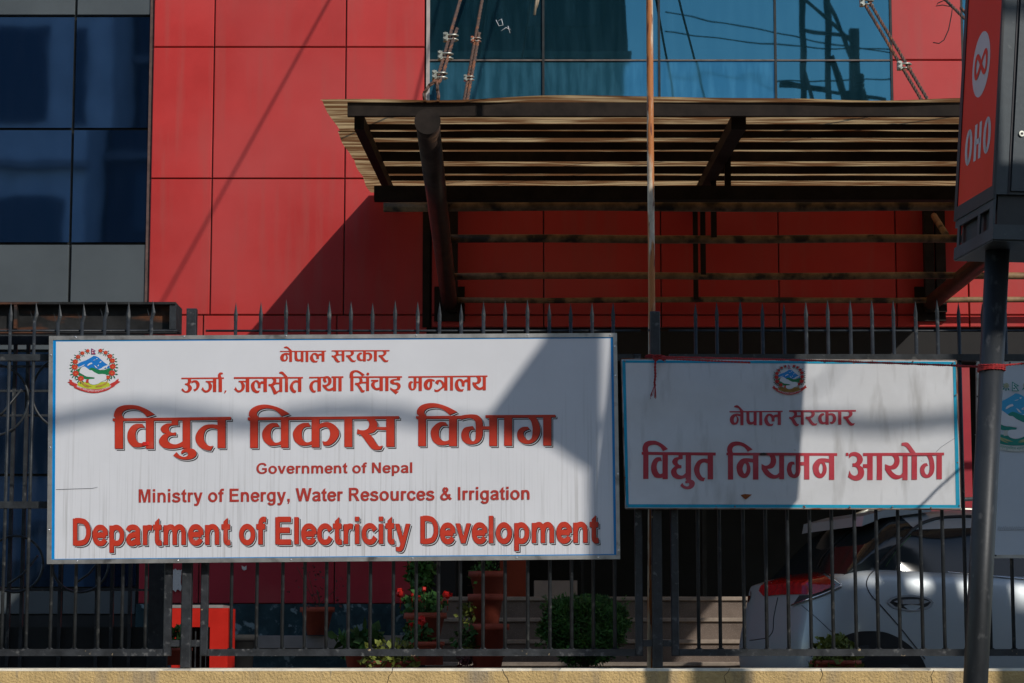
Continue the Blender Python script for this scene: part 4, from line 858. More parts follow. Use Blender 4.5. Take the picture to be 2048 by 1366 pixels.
# left bay
LYb = BY + .05
xm = [X(-1000, BY, 300), X(-660, BY, 300), X(-375, BY, 300), X(-90, BY, 300), X(143, BY, 300), X(301, BY, 300)]
zl = [Z(p, LYb) for p in (-430, -195, 32, 258, 487, 702)]
for c in range(5):
    for k in range(5):
        xa, xb = xm[c] + .012, xm[c + 1] - .012
        if k in (1, 4):
            b = MB(); b.cbox((xa, LYb, zl[k + 1] + .012), (xb, LYb + .03, zl[k] - .012), .005); b.build('grey_panel', M['grey'], bd)
        else:
            b = MB(); b.box((xa, LYb, zl[k + 1] + .012), (xb, LYb + .008, zl[k] - .012)); o = b.build('glass_pane', M['glass_left'], bd)
            a = (rp.random() - .5) * .012; c_ = (rp.random() - .5) * .012; mx_ = (xa + xb) / 2
            for v in o.data.vertices: v.co.y += (v.co.x - mx_) * a + (v.co.z - 4) * c_ * .3
zlo = [Z(702, LYb), Z(950, LYb), Z(1176, LYb), Z(1231, LYb)]
for c in range(5):
    xa, xb = xm[c] + .012, xm[c + 1] - .012 - (.05 if c == 4 else 0)
    for k in range(3):
        b = MB()
        if k < 2: b.box((xa, LYb, zlo[k + 1] + .012), (xb, LYb + .008, zlo[k] - .012)); b.build('glass_pane', M['glass_low'], bd)
        else: b.cbox((xa, LYb, zlo[k + 1] + .012), (xb, LYb + .03, zlo[k] - .006), .005); b.build('grey_panel', M['grey'], bd)
b = MB(); b.box((xm[0], LYb + .035, zlo[3]), (xm[5], LYb + .2, Z(-430, BY))); b.build('wall_core', M['mullion'], bd)
b = MB(); b.box((xm[0], LYb - .03, GZ), (xm[5], LYb + .25, zlo[3])); b.build('plinth', M['dark'], bd)  # near-black colour puts the shadow at the building's foot into the plinth
# teal marble plinth below the red wall, grey ledge
b = MB(); b.box((X(283, BY), BY - .03, GZ), (X(862, BY), BY + .25, zb)); b.build('marble_plinth', M['marble'], bd)
b = MB(); b.cbox((X(515, 20.6), 20.6, Z(1297, 20.6)), (X(815, 20.6), BY - .031, Z(1271, 20.6))); b.build('ledge', M['ledge'], bd)
b = MB(); b.box((X(515, 20.7), 20.7, GZ), (X(815, 20.7), BY - .031, Z(1297, 20.6) - .001)); b.build('ledge_base', M['marble'], bd)
# entrance recess
x0, x1 = X(862, BY), colsR[3]; zf = EYE + .435; zc = Z(655, BY)
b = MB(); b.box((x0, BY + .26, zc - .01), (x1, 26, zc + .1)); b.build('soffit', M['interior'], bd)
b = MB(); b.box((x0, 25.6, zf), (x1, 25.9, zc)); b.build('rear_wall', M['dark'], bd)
b = MB(); b.box((x0 - .2, BY + .25, GZ), (x0, 25.9, zc)); b.build('side_wall', M['orange_wall'], bd)
b = MB(); b.box((X(1000, 22.5), 22.5, zf), (X(1057, 22.5), 22.9, zc)); b.build('column', M['orange_wall'], bd)
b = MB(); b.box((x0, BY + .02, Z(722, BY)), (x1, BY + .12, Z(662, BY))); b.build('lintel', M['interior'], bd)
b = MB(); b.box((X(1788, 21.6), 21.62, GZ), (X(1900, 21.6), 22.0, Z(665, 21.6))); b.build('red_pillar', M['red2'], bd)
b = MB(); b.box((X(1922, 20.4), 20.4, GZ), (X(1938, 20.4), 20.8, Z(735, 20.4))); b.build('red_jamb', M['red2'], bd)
b = MB(); b.box((X(1068, 21), 21, zf), (X(1153, 21), 21.4, Z(1161, 21))); tag(b.build('tan_cabinet', M['tan']), 'low tan box standing in the dark entrance above the steps', 'cabinet')
b = MB(); b.box((X(905, 23.5), 23.5, zf), (X(925, 23.5), 23.6, zc)); b.box((X(1160, 24), 24, zf), (X(1166, 24), 24.1, zc)); b.box((X(1400, 24), 24, zf), (X(1409, 24), 24.1, zc)); b.build('door_frame', M['mullion'], bd)

# entrance steps
st = thing('entrance_steps', 'brown granite entrance steps behind the trimmed bush and fence', 'steps', (X(1200, 19), 19, GZ))
for k in range(6):
    y0 = 19.5 - .3 * k; h = zf - .176 * k
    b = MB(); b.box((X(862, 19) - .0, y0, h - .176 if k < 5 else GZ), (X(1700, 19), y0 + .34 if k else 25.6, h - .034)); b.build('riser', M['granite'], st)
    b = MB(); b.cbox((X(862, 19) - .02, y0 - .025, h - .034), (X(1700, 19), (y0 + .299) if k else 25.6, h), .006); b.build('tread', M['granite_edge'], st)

# ------------------------------------------------------------------ canopy
cp = thing('entrance_canopy', 'brown steel and tan sheet entrance canopy hung by wire ropes over the car', 'canopy', (1.6, 17.6, Z(400, 17.6)))
ZB = EYE + 3.13
ZS0, ZS1 = Z(200, 13.85), Z(386, 21.47)
def zsheet(y): return ZS0 + (ZS1 - ZS0) * (y - 13.85) / 7.62
def yat(py):
    lo, hi = 13.86, 21.4
    for _ in range(40):
        m_ = (lo + hi) / 2
        if Z(py, m_) > zsheet(m_) - .012: hi = m_
        else: lo = m_
    return lo
XL0, XR0 = -1.15, 4.75
def shx(y): return XL0 - .15 * (y - 13.85) / 7.65
segs = [(13.85, 15.9), (15.8, 17.9), (17.8, 19.8), (19.7, 21.47)]
for i, (ya, yb) in enumerate(segs):
    b = MB(); n = 150; nn = 10
    def hgt(x, y, k=i):
        s = .003 * math.sin(x * 3.3 + k) + .002 * math.sin(x * 7.1 + y)
        if k == 0: s += (.012 * math.sin(x * 1.9 + .4) + .005 * math.sin(x * 5.1)) * max(0, 1 - (y - 13.85) / .7) + .012
        return zsheet(y) + s + .008 * (k % 2)
    for a in range(n):
        for c in range(nn):
            q = []
            for (u, v) in ((a, c), (a + 1, c), (a + 1, c + 1), (a, c + 1)):
                y = ya + (yb - ya) * v / nn; xl = shx(y) - .012 * (i % 2) - .008 * math.sin(y * 3.1); x = xl + (XR0 - xl) * u / n
                q.append((x, y, hgt(x, y)))
            b.face(q, True)
    for a in range(n):                                      # thickness of the front lip
        xl = shx(ya); q0 = xl + (XR0 - xl) * a / n; q1 = xl + (XR0 - xl) * (a + 1) / n
        b.face([(q0, ya - .001, hgt(q0, ya) - .006), (q1, ya - .001, hgt(q1, ya) - .006), (q1, ya - .001, hgt(q1, ya)), (q0, ya - .001, hgt(q0, ya))])
    b.build('roof_sheet', M['sheet'], cp, fix=False)
def beamx(b, x0, x1, y, z, h, d): b.box((x0, y - d / 2, z - h), (x1, y + d / 2, z))
for pa, pb, d in ((206, 233, .04), (249, 259, .03), (264, 275, .03), (285, 299, .03), (304, 322, .03), (333, 347, .03), (352, 361, .03), (373, 384, .03)):
    y = yat(pa); h = zsheet(y) - .012 - Z(pb, y)
    b = MB(); beamx(b, shx(y) + .16, XR0, y, zsheet(y) - .012, h, d); b.build('purlin', M['dark_steel'], cp)
for x, tilt in ((-.93, -.14), (1.38, .30), (4.62, 0)):      # sloping rafters under the sheet
    b = MB(); p0 = Vector((x, 14.05, zsheet(14.05) - .075)); p1 = Vector((x + tilt, 21.45, zsheet(21.45) - .075))
    hw = .03 if x != 1.38 else .045
    b.prism([p0 + Vector((-hw, 0, 0)), p0 + Vector((hw, 0, 0)), p0 + Vector((hw, 0, -.085)), p0 + Vector((-hw, 0, -.085))], p1 - p0); b.build('rafter', M['dark_steel'], cp)
for py, r, m in ((388, .05, 'dark_steel'), (413, .035, 'pipe'), (478, .032, 'pipe'), (552, .030, 'pipe'), (600, .026, 'pipe')):
    y = (3.16) * F / (HOR - py) * 1.0
    y = min(y, 21.4); xr = XR0 + (0.0 if py < 470 else 1.2)
    x0 = -.5 if py > 420 else -.93
    b = MB()
    zc_ = at(CX, py, y).z
    if m == 'dark_steel': b.box((-.97, y - .05, zc_ - .05), (XR0, y + .05, zc_ + .05))
    else: b.tube([(x0 + k * (xr - x0) / 8, y, zc_ + .006 * math.sin(k * 1.7 + py)) for k in range(9)], r, 12)
    b.build('lower_rail', M[m], cp)
def bigtube(xf, xw, yf, label=None):
    b = MB(); p0 = Vector((xf, yf, Z(243, yf))); p1 = Vector((xw, 21.44, Z(607, 21.44)))
    b.tube([p0, p0.lerp(p1, .33), p0.lerp(p1, .66), p1], .073, 24); o = b.build('cantilever_tube', M['beam'], cp)
    c = MB(); c.tube([p0 + Vector((0, -.004, 0)), p0 + Vector((0, -.001, 0))], .079, 24); c.build('end_cap', M['dark_steel'], o)
    c = MB(); c.box((xw - .14, 21.455, p1.z - .16), (xw + .14, 21.49, p1.z + .16)); c.build('base_plate', M['dark_steel'], o)
bigtube(-.505, -.575, 13.80); bigtube(3.83, 3.85, 13.80)
for px, pt, pb, y in ((1456, 285, 372, 16.5), (1427, 345, 475, 18.1), (1405, 375, 550, 19.9), (1390, 395, 600, 21.2)):
    b = MB(); x = at(px, 400, y).x; b.box((x - .022, y - .02, Z(pb, y)), (x + .022, y + .02, zsheet(y) - .05)); b.build('strut', M['dark_steel'], cp)
for px in (906, 1857, 1880):
    b = MB(); x = at(px, 500, 21.4).x; b.box((x - .045, 21.36, Z(625, 21.4)), (x + .045, 21.44, zsheet(21.4) - .06)); b.build('wall_stud', M['dark_steel'], cp)
p0, p1 = at(1868, 432, 21.0), at(1892, 470, 20.2)
b = MB(); b.tube([p0, p1], .03, 8); b.build('strut', M['pipe'], cp)

# wire ropes holding the canopy, each with its clamps
def ropey(b, P, r, pitch=.11, per=6, upto=2.6):
    P = [Vector(p) for p in P]; L = 0
    for i in range(len(P) - 1):
        A, B = P[i], P[i + 1]; ln = (B - A).length; m_ = min(ln, upto - L)
        if m_ > .01:
            C_ = A + (B - A) * (m_ / ln); n = max(2, int(m_ / pitch * per)); twist(b, [A.lerp(C_, k / n) for k in range(n + 1)], r, m_ / pitch, 3, 5, seg=1)
        if m_ < ln - .01: b.tube([A + (B - A) * (max(m_, 0) / ln), B], r * 2, 6); 
        L += ln
def wire_rope(label, pts, clamps, loop=None, r=.0062, double=None, rusty=()):
    t = thing('wire_rope', label, 'cable', pts[0], 'wire ropes holding up the canopy')
    b = MB(); ropey(b, pts, r); b.build('rope', M['cable'], t)
    if double:
        b = MB(); ropey(b, double, r); b.build('doubled_end', M['cable'], t)
    if loop:
        b = MB(); ropey(b, loop, r); b.build('loop', M['cable'], t)
    for i, c in enumerate(clamps):
        b = MB(); x = Vector((1, 0, .18))
        for dz in (-.014, .014): b.tube([c + Vector((-.042, -.016, dz)), c + Vector((.028, -.022, dz)), c + Vector((.04, 0, dz)), c + Vector((.02, .03, dz))], .0065, 6)
        b.box(tuple(c + Vector((-.05, -.034, -.026))), tuple(c + Vector((-.022, .012, .026))))
        b.tube([c + Vector((-.036, -.05, -.013)), c + Vector((-.036, -.026, -.013))], .010, 6); b.tube([c + Vector((-.036, -.05, .016)), c + Vector((-.036, -.026, .016))], .010, 6)
        b.build('clamp', M['galv_rust'] if i in rusty else M['galv'], t)
def along(px0, py0, y0, A, px):                             # parameter points on the rope seen at given pixel heights
    a = at(px0, py0, y0); out = []
    for p in px:
        lo, hi = 0, 1
        for _ in range(40):
            m_ = (lo + hi) / 2; q = a.lerp(A, m_); rel = q - Vector((0, 0, EYE)); c = math.cos(PITCH); s_ = math.sin(PITCH)
            sy = CY - (-rel.y * s_ + rel.z * c) / (rel.y * c + rel.z * s_) * F
            if sy > p: lo = m_
            else: hi = m_
        out.append(a.lerp(A, lo))
    return out
A1, A2 = at(1210, -996, BY - .02), at(1000, -200, BY - .02)
a = at(874, 160, 13.95)
s1 = along(874, 160, 13.95, A1, (152, 113, 76, 58))
off = Vector((.028, -.01, 0))
wire_rope('left wire rope with a loop at the canopy tube and three clamps', [a, A1], [p + off * .5 for p in s1[:3]], loop=[at(x, y, 13.92) for x, y in ((872,160),(858,172),(848,186),(849,202),(853,216),(868,216),(877,200),(876,182),(872,160))], double=[at(876, 168, 13.93), s1[0] + off, s1[1] + off, s1[2] + off, s1[3] + off * 1.2])
a = at(926, 215, 20.7); s1 = along(926, 215, 20.7, A2, (157, 80, 66))
wire_rope('second wire rope from the left with one rusty clamp', [a, A2], [s1[0] + off * .4, s1[1] + off * .4], double=[a + off, s1[0] + off, s1[1] + off, s1[2] + off], rusty=(1,), r=.0088)
A3 = at(1135, -996, BY - .02)
a = at(1852, 215, 14.4); s1 = along(1852, 215, 14.4, A3, (135, 8, -30)); off = Vector((.03, -.01, .012))
wire_rope('wire rope slanting up to the left over the right windows', [a, A3], [s1[0] + off * .5, s1[1] + off * .5], double=[a + off, s1[0] + off, s1[1] + off, s1[2] + off])
a = at(2110, 215, 14.0); A4 = at(1180, -700, BY - .02); s1 = along(2110, 215, 14.0, A4, (70, 20))
wire_rope('short visible wire rope beside the top of the light box', [a, A4], [s1[0]], double=[a + off, s1[0] + off, s1[1] + off])
t = MB(); t.tube([at(x, y, 14.5) for x, y in ((1903, 12), (1890, 0), (1876, 6), (1872, 12), (1885, 10), (1905, 14), (1903, 30), (1897, 60), (1888, 80), (1878, 87), (1866, 85))], .0035, 5)
tag(t.build('loose_wire', M['wire']), 'thin loose black wire dangling before the right red panel', 'wire')
t = MB(); t.tube([at(1075, -30, 14), at(1073, 0, 14), at(1069, 30, 14)], .008, 6); t.tube([at(1081, -30, 14), at(1077, 0, 14), at(1073, 16, 14)], .006, 6)
tag(t.build('frayed_strap', M['curtain']), 'short pale frayed strap hanging from the top edge over the windows', 'strap')

# ------------------------------------------------------------------ rusty beam and ornamental gate at the left
t = thing('steel_beam', 'thick black rust-streaked steel beam behind the left fence spikes', 'beam', at(100, 665, 13.3))
b = MB(); b.box((X(-300, 13.3, 640), 13.25, Z(665, 13.3)), (X(347, 13.3, 640), 13.4, Z(613, 13.3))); b.build('web', M['rust_beam'], t)
b = MB(); b.box((X(-300, 13.3, 640), 13.17, Z(615, 13.3)), (X(357, 13.3, 640), 13.25, Z(610.5, 13.3))); b.box((X(-300, 13.3, 640), 13.2, Z(671, 13.3)), (X(357, 13.3, 640), 13.25, Z(663, 13.3))); b.build('flange', M['rust_beam'], t)
b = MB(); b.box((X(345, 13.3, 640), 13.18, Z(664, 13.3)), (X(358, 13.3, 640), 13.42, Z(612, 13.3))); b.build('end_plate', M['steel'], t)
for px in (40,):
    b = MB(); b.box((X(px, 13.3, 640) - .008, 13.17, Z(663, 13.3)), (X(px, 13.3, 640) + .008, 13.249, Z(616, 13.3))); b.build('stiffener', M['rust_beam'], t)
GYt = 13.6
t = thing('ornamental_gate', 'black ornamental iron gate with rings behind the left fence panel', 'gate', (X(150, GYt, 1000), GYt, GZ))
for py in (680, 733, 782, 831, 1180):
    b = MB(); z = Z(py, GYt); b.box((X(-300, GYt), GYt - .012, z - (.006 if py != 680 else .028)), (X(330, GYt), GYt + .012, z + (.006 if py != 680 else .028))); b.build('rail', M['steel'], t)
for px in (20, -30, 46, 122, 196, 226, 262):
    b = MB(); x = X(px, GYt, 1100); b.box((x - .010, GYt - .011, GZ + .1), (x + .010, GYt + .011, Z(672, GYt))); b.build('bar', M['steel'], t)
for px, py, r in ((-15, 800, 72), (140, 785, 76), (161, 1128, 56), (30, 1128, 56)):
    b = MB(); c = at(px, py, GYt - .03); rr = r / (F / GYt); b.tube([c + Vector((rr * math.cos(2*math.pi*k/40), 0, rr * math.sin(2*math.pi*k/40))) for k in range(41)], .0075, 6); b.build('ring', M['steel'], t)
    b = MB(); b.tube([c + Vector((-rr * .2, 0, -rr * .7)), c + Vector((rr * .3, 0, -rr * .35)), c + Vector((rr * .8, 0, rr * .3))], .007, 6); b.build('scroll', M['steel'], t)
b = MB(); b.box((X(300, GYt, 1100), GYt - .03, GZ), (X(338, GYt, 1100), GYt + .03, Z(672, GYt))); b.build('gate_post', M['steel'], t)
b = MB(); b.box((X(-300, GYt), GYt + .013, GZ + .1), (X(305, GYt), GYt + .02, Z(1254, GYt))); b.build('kick_plate', M['dark'], t)

# ------------------------------------------------------------------ car
carT = thing('parked_car', 'silver hatchback parked under the canopy behind the right fence panel', 'car', at(1740, 1300, 16.3) * Vector((1, 1, 0)) + Vector((0, 0, GZ)) if False else (at(1740, 1300, 16.3).x, 16.3, GZ))
TH = R(14); hd = Vector((math.cos(TH), math.sin(TH), 0)); sd = Vector((math.sin(TH), -math.cos(TH), 0))   # heading, near side
CW = .86
N0 = at(1740, 1205, 15.55)                                   # a point on the near side plane
def loc(px, py, wd=CW):
    "local (length, height) of the pixel on the plane at half width wd"
    o = Vector((0, 0, EYE)); d = at(px, py, 10) - o; pl = N0 - sd * (CW - wd)
    k = (pl - o).dot(sd) / d.dot(sd); q = o + d * k - N0
    return q.dot(hd), (o + d * k).z - GZ
def wp(l, w, z): q = N0 - sd * (CW - w) + hd * l; return Vector((q.x, q.y, GZ + z))
LR = loc(1580, 1230, .75)[0] + .12                                 # rear end
belt = lambda l: 1.075 - .035 * max(0, (l - LR - .5)) - .10 * max(0, (LR + .42 - l)) / .42
LEN = 3.98
def lower():
    rowsz = [.20, .34, .50, .66, .80, .90, .99]
    W_r = [.80, .845, .862, .868, .862, .845, .815]; RX = [.10, .0, -.03, -.01, .03, .045, .06]; FXo = [0, .05, .06, .02, -.05, -.2, -.35]
    ts = [0, .012, .03, .06, .1, .16, .25, .36, .5, .62, .74, .84, .91, .96, 1]
    tp = lambda t: 1 - .30 * max(0, 1 - t / .10) ** 2 - .25 * max(0, (t - .86) / .14) ** 2
    pts = []
    for t in ts:
        row = []
        for z, w_, rx, fx_ in zip(rowsz, W_r, RX, FXo):
            l = LR + rx + t * (LEN + fx_ - rx); hood = 1 - max(0, t - .68) * .75
            b_ = belt(l) * hood if t > .68 else belt(l)
            zz_ = .2 + (z - .2) * (b_ - .2) / (.99 - .2)
            row.append((l, w_ * tp(t), zz_))
        l, w_, zz_ = row[-1]; row.append((l, w_ - .07, zz_ + .012)); row.append((l, 0.0, zz_ + .03))
        pts.append(row)
    b = MB(); K = len(pts[0]); n = len(ts)
    for row in pts:
        for (l, w_, z) in row: b.v.append(tuple(wp(l, w_, z)))
        for (l, w_, z) in row[:-1]: b.v.append(tuple(wp(l, -w_, z)))
    S = 2 * K - 1
    near = lambda i, j: i * S + j
    far = lambda i, j: i * S + (K + j if j < K - 1 else K - 1)
    def add(q): b.f.append(q); b.m.append(0); b.sm.append(True)
    for i in range(n - 1):
        for j in range(K - 1):
            add((near(i, j), near(i + 1, j), near(i + 1, j + 1), near(i, j + 1))); add((far(i, j + 1), far(i + 1, j + 1), far(i + 1, j), far(i, j)))
        add((near(i, 0), far(i, 0), far(i + 1, 0), near(i + 1, 0)))
    for i in (0, n - 1):
        for j in range(K - 1):
            q = (near(i, j), near(i, j + 1), far(i, j + 1), far(i, j)); q = tuple(dict.fromkeys(q)); add(q)
    return b
body = lower().build('body', M['car'], carT)
def subsurf(o, n=2):
    m_ = o.modifiers.new('s', 'SUBSURF'); m_.levels = n; m_.render_levels = n
subsurf(body)
# greenhouse: side profile in local coordinates, from pixels where the photograph shows it
LG = LR + .12
prof = [(LG + .10, 1.0), (LG + .22, 1.12), (LG + .38, 1.30), (LG + .52, 1.42), (LG + .62, 1.475), (LG + .95, 1.505), (LG + 1.5, 1.515), (LG + 2.0, 1.50), (LG + 2.35, 1.45), (LG + 2.75, 1.26), (LG + 3.15, 1.02)]
def cab(m_idx, name, wt=.0):
    b = MB(); 
    base = [(LG - .03 + k * (3.18 / 10)) for k in range(11)]
    rows_ = []
    for k in range(11):
        lb_ = base[k]; lt, zt = prof[k]; wb = .79 - (.12 if k == 0 else .03 if k == 1 else 0) - (.15 if k == 10 else 0)
        wt_ = .60 - (.02 if k < 3 else 0)
        f = (zt - .98) / .52
        w1 = wb + (wt_ - wb) * max(0, min(1, f)); 
        rows_.append([(lb_, wb, belt(lb_) - .03 if k < 10 else .95), (lb_ + (lt - lb_) * .55, wb + (w1 - wb) * .5 + .012, belt(lb_) + (zt - belt(lb_)) * .55), (lt, w1 + .06, zt - (.15 if 3 < k < 8 else .02)), (lt, w1 - .06, zt + .0), (lt, 0, zt + .018)])
    K = 5; S = 2 * K - 1
    for r_ in rows_:
        for q in r_: b.v.append(tuple(wp(*q)))
        for q in r_[:-1]: b.v.append(tuple(wp(q[0], -q[1], q[2])))
    near = lambda i, j: i * S + j
    far = lambda i, j: i * S + (K + j if j < K - 1 else K - 1)
    for i in range(10):
        for j in range(K - 1):
            dark = (j < 2) or i < 4 or i > 7
            for q in ((near(i, j), near(i + 1, j), near(i + 1, j + 1), near(i, j + 1)), (far(i, j + 1), far(i + 1, j + 1), far(i + 1, j), far(i, j))):
                b.f.append(q); b.m.append(1 if dark else 0); b.sm.append(True)
    return b
gh = cab(0, 'x').build('cabin', [M['car'], M['car_glass']], carT); subsurf(gh)
dg = bpy.context.evaluated_depsgraph_get(); dg.update()
def bvh_of(o): return BVHTree.FromObject(o, dg)
TB, TC = bvh_of(body), bvh_of(gh)
def onside(px, py, tree, off=.004):
    o = Vector((0, 0, EYE)); d = (at(px, py, 10) - o).normalized(); inv = carT.location
    h = tree.ray_cast(o - inv, d)
    if h[0] is None: return None
    n_ = h[1]
    if n_.dot(d) > 0: n_ = -n_
    return h[0] + inv + n_ * off
def patch(name, pts, m, tree, off=.004, par=carT, smooth=True, res=5.0, thick=0):
    "surface patch following the body, outlined in photograph pixels"
    poly = spline(parse(pts), seg=4); xs_ = [p[0] for p in poly]; ys_ = [p[1] for p in poly]
    bm = bmesh.new(); vs = [bm.verts.new((x, y, 0)) for x, y in poly]
    f = bm.faces.new(vs); bmesh.ops.triangulate(bm, faces=[f]); 
    for c_, no, lo_, hi_ in (((1, 0, 0), 0, min(xs_), max(xs_)), ((0, 1, 0), 1, min(ys_), max(ys_))):
        v = lo_ + res
        while v < hi_:
            co = [0, 0, 0]; co[no] = v
            bmesh.ops.bisect_plane(bm, geom=bm.verts[:] + bm.edges[:] + bm.faces[:], plane_co=co, plane_no=c_); v += res
    b = MB(); idx = {}; ok = True
    for v in bm.verts:
        p = onside(v.co.x, v.co.y, tree, off); idx[v] = len(b.v); b.v.append(tuple(p) if p else None)
    for f in bm.faces:
        q = tuple(idx[v] for v in f.verts)
        if all(b.v[k] is not None for k in q): b.f.append(q); b.m.append(0); b.sm.append(True)
    b.v = [v if v is not None else tuple(carT.location) for v in b.v]
    bm.free()
    return b.build(name, m, par, fix=False)
def seam(name, pts, m, tree, r=.003, off=.002, par=carT):
    P = [onside(x, y, tree, off) for x, y in spline(parse(pts), closed=False, seg=6)]; P = [p for p in P if p]
    if len(P) < 2: return
    b = MB(); b.tube(P, r, 6); return b.build(name, m, par)
tl = patch('tail_light', "1520,1182! 1530,1168 1582,1153 1633,1148 1655,1157 1672,1170! 1650,1181 1625,1190! 1600,1189! 1560,1190 1530,1193!", M['tail'], TB, .010)
seam('chrome_edge', "1583,1152! 1633,1145 1660,1154 1684,1171!", M['chrome'], TB, .006, .010, tl)
seam('chrome_edge', "1586,1211! 1620,1199 1655,1186 1684,1172!", M['chrome'], TB, .008, .010, tl)
patch('light_housing', "1586,1211! 1600,1191! 1628,1190! 1672,1172! 1640,1192!", M['car_black'], TB, .006, tl)
seam('panel_gap', "1500,1281! 1536,1276!", M['black'], TB); seam('panel_gap', "1556,1195! 1548,1235 1546,1262 1536,1276!", M['black'], TB)
seam('panel_gap', "1752,1138! 1738,1152 1733,1170 1742,1190 1758,1207! 1800,1255 1850,1318!", M['black'], TB, .0035)
seam('panel_gap', "1604,1211! 1640,1242 1690,1290!", M['black'], TB, .002)
hn = patch('door_handle', "1773,1205! 1785,1194 1820,1190 1855,1196 1867,1205! 1855,1218 1820,1223 1785,1216!", M['chrome'], TB, .006)
patch('handle_recess', "1779,1205! 1790,1197 1820,1194 1850,1198 1861,1205! 1850,1214 1820,1219 1790,1213!", M['car_black'], TB, .009, hn)
patch('handle_bar', "1785,1204! 1800,1200 1840,1200 1857,1204! 1840,1209 1800,1209!", M['chrome'], TB, .020, hn)
patch('handle_grip', "1806,1212! 1820,1209 1842,1212! 1830,1220 1815,1220!", M['car'], TB, .013, hn)
seam('belt_trim', "1752,1138! 1820,1140 1900,1146 1990,1154 2060,1160!", M['chrome'], TB, .005, .006)
ar = patch('wheel_arch_dark', "1640,1345! 1648,1312 1670,1283 1705,1266 1740,1262 1775,1266 1810,1284 1840,1312 1856,1345!", M['car_black'], TB, .006)  # filled black patch in place of the shaded wheel opening
patch('emblem_badge', "1492,1190! 1497,1178 1502,1180 1503,1192 1498,1204 1494,1204!", M['chrome'], TB, .006)
patch('small_badge', "1790,1228! 1795,1222! 1812,1238! 1810,1246!", M['car_black'], TB, .004) if False else None
# side glass pieces
seam('window_trim', "1635,1137! 1650,1110 1680,1080 1705,1058!", M['car_black'], TC, .006, .004)
seam('window_frame', "1752,1137! 1775,1110 1800,1085 1822,1062! 1850,1045 1890,1036 1960,1034!", M['car_black'], TC, .012, .004)
seam('window_trim', "1770,1134! 1790,1105 1808,1085 1820,1072!", M['leaf_dark'], TC, .002, .012)
# spoiler and roof rail
b = MB(); sec = []
for s_ in (-.56, -.45, 0, .45, .56):
    k = 1 - .25 * (abs(s_) > .5)
    sec.append([wp(LG + .33 + .10 * (1 - k), s_, 1.375), wp(LG + .37, s_, 1.445), wp(LG + .55, s_, 1.493), wp(LG + .86, s_, 1.522), wp(LG + .86, s_, 1.48), wp(LG + .50, s_, 1.432)])
for i in range(4):
    for j in range(6):
        b.face([sec[i][j], sec[i + 1][j], sec[i + 1][(j + 1) % 6], sec[i][(j + 1) % 6]], True)
b.face(sec[0]); b.face(sec[-1][::-1]); b.build('spoiler', M['car'], carT)
for s_ in (-1, 1):
    b = MB(); b.tube([wp(LG + .70, s_ * .55, 1.49), wp(LG + .86, s_ * .54, 1.555), wp(LG + 1.3, s_ * .55, 1.578), wp(LG + 2.0, s_ * .55, 1.56), wp(LG + 2.2, s_ * .54, 1.50)], .014, 8); b.build('roof_rail', M['galv'], carT)
def wheel(l, s_):
    b = MB(); c = wp(l, s_ * .76, .30); ax_ = sd * s_; n = 32
    e1 = Vector((0, 0, 1)); e2 = ax_.cross(e1)
    prof_ = [(.19, .095), (.22, .10), (.285, .10), (.305, .075), (.305, -.075), (.285, -.1)]
    base = 0
    for (r_, o_) in prof_:
        for k in range(n): a_ = 2*math.pi*k/n; b.v.append(tuple(c + ax_ * o_ + (e1 * math.cos(a_) + e2 * math.sin(a_)) * r_))
    for i in range(len(prof_) - 1):
        for k in range(n): b.f.append((i*n+k, i*n+(k+1)%n, (i+1)*n+(k+1)%n, (i+1)*n+k)); b.m.append(0); b.sm.append(True)
    w_ = b.build('wheel', M['rubber'], carT)
    b = MB(); b.tube([c + ax_ * .03, c + ax_ * .05], .19, 24)
    for k in range(5):
        a_ = 2*math.pi*k/5; d_ = (e1 * math.cos(a_) + e2 * math.sin(a_)); p_ = ax_.cross(d_); b.prism([c + ax_ * .051 + p_ * .03, c + ax_ * .051 + d_ * .185 + p_ * .02, c + ax_ * .051 + d_ * .185 - p_ * .02, c + ax_ * .051 - p_ * .03], ax_ * .03)
    b.build('rim', M['galv'], w_)
lw = loc(1748, 1330)[0]
for l in (lw, lw + 2.55):
    for s_ in (1, -1): wheel(l, s_)
b = MB(); b.tube([wp(LR + .25, .35, .28), wp(LR - .04, .35, .27)], .035, 14); b.build('exhaust_pipe', M['chrome'], carT)

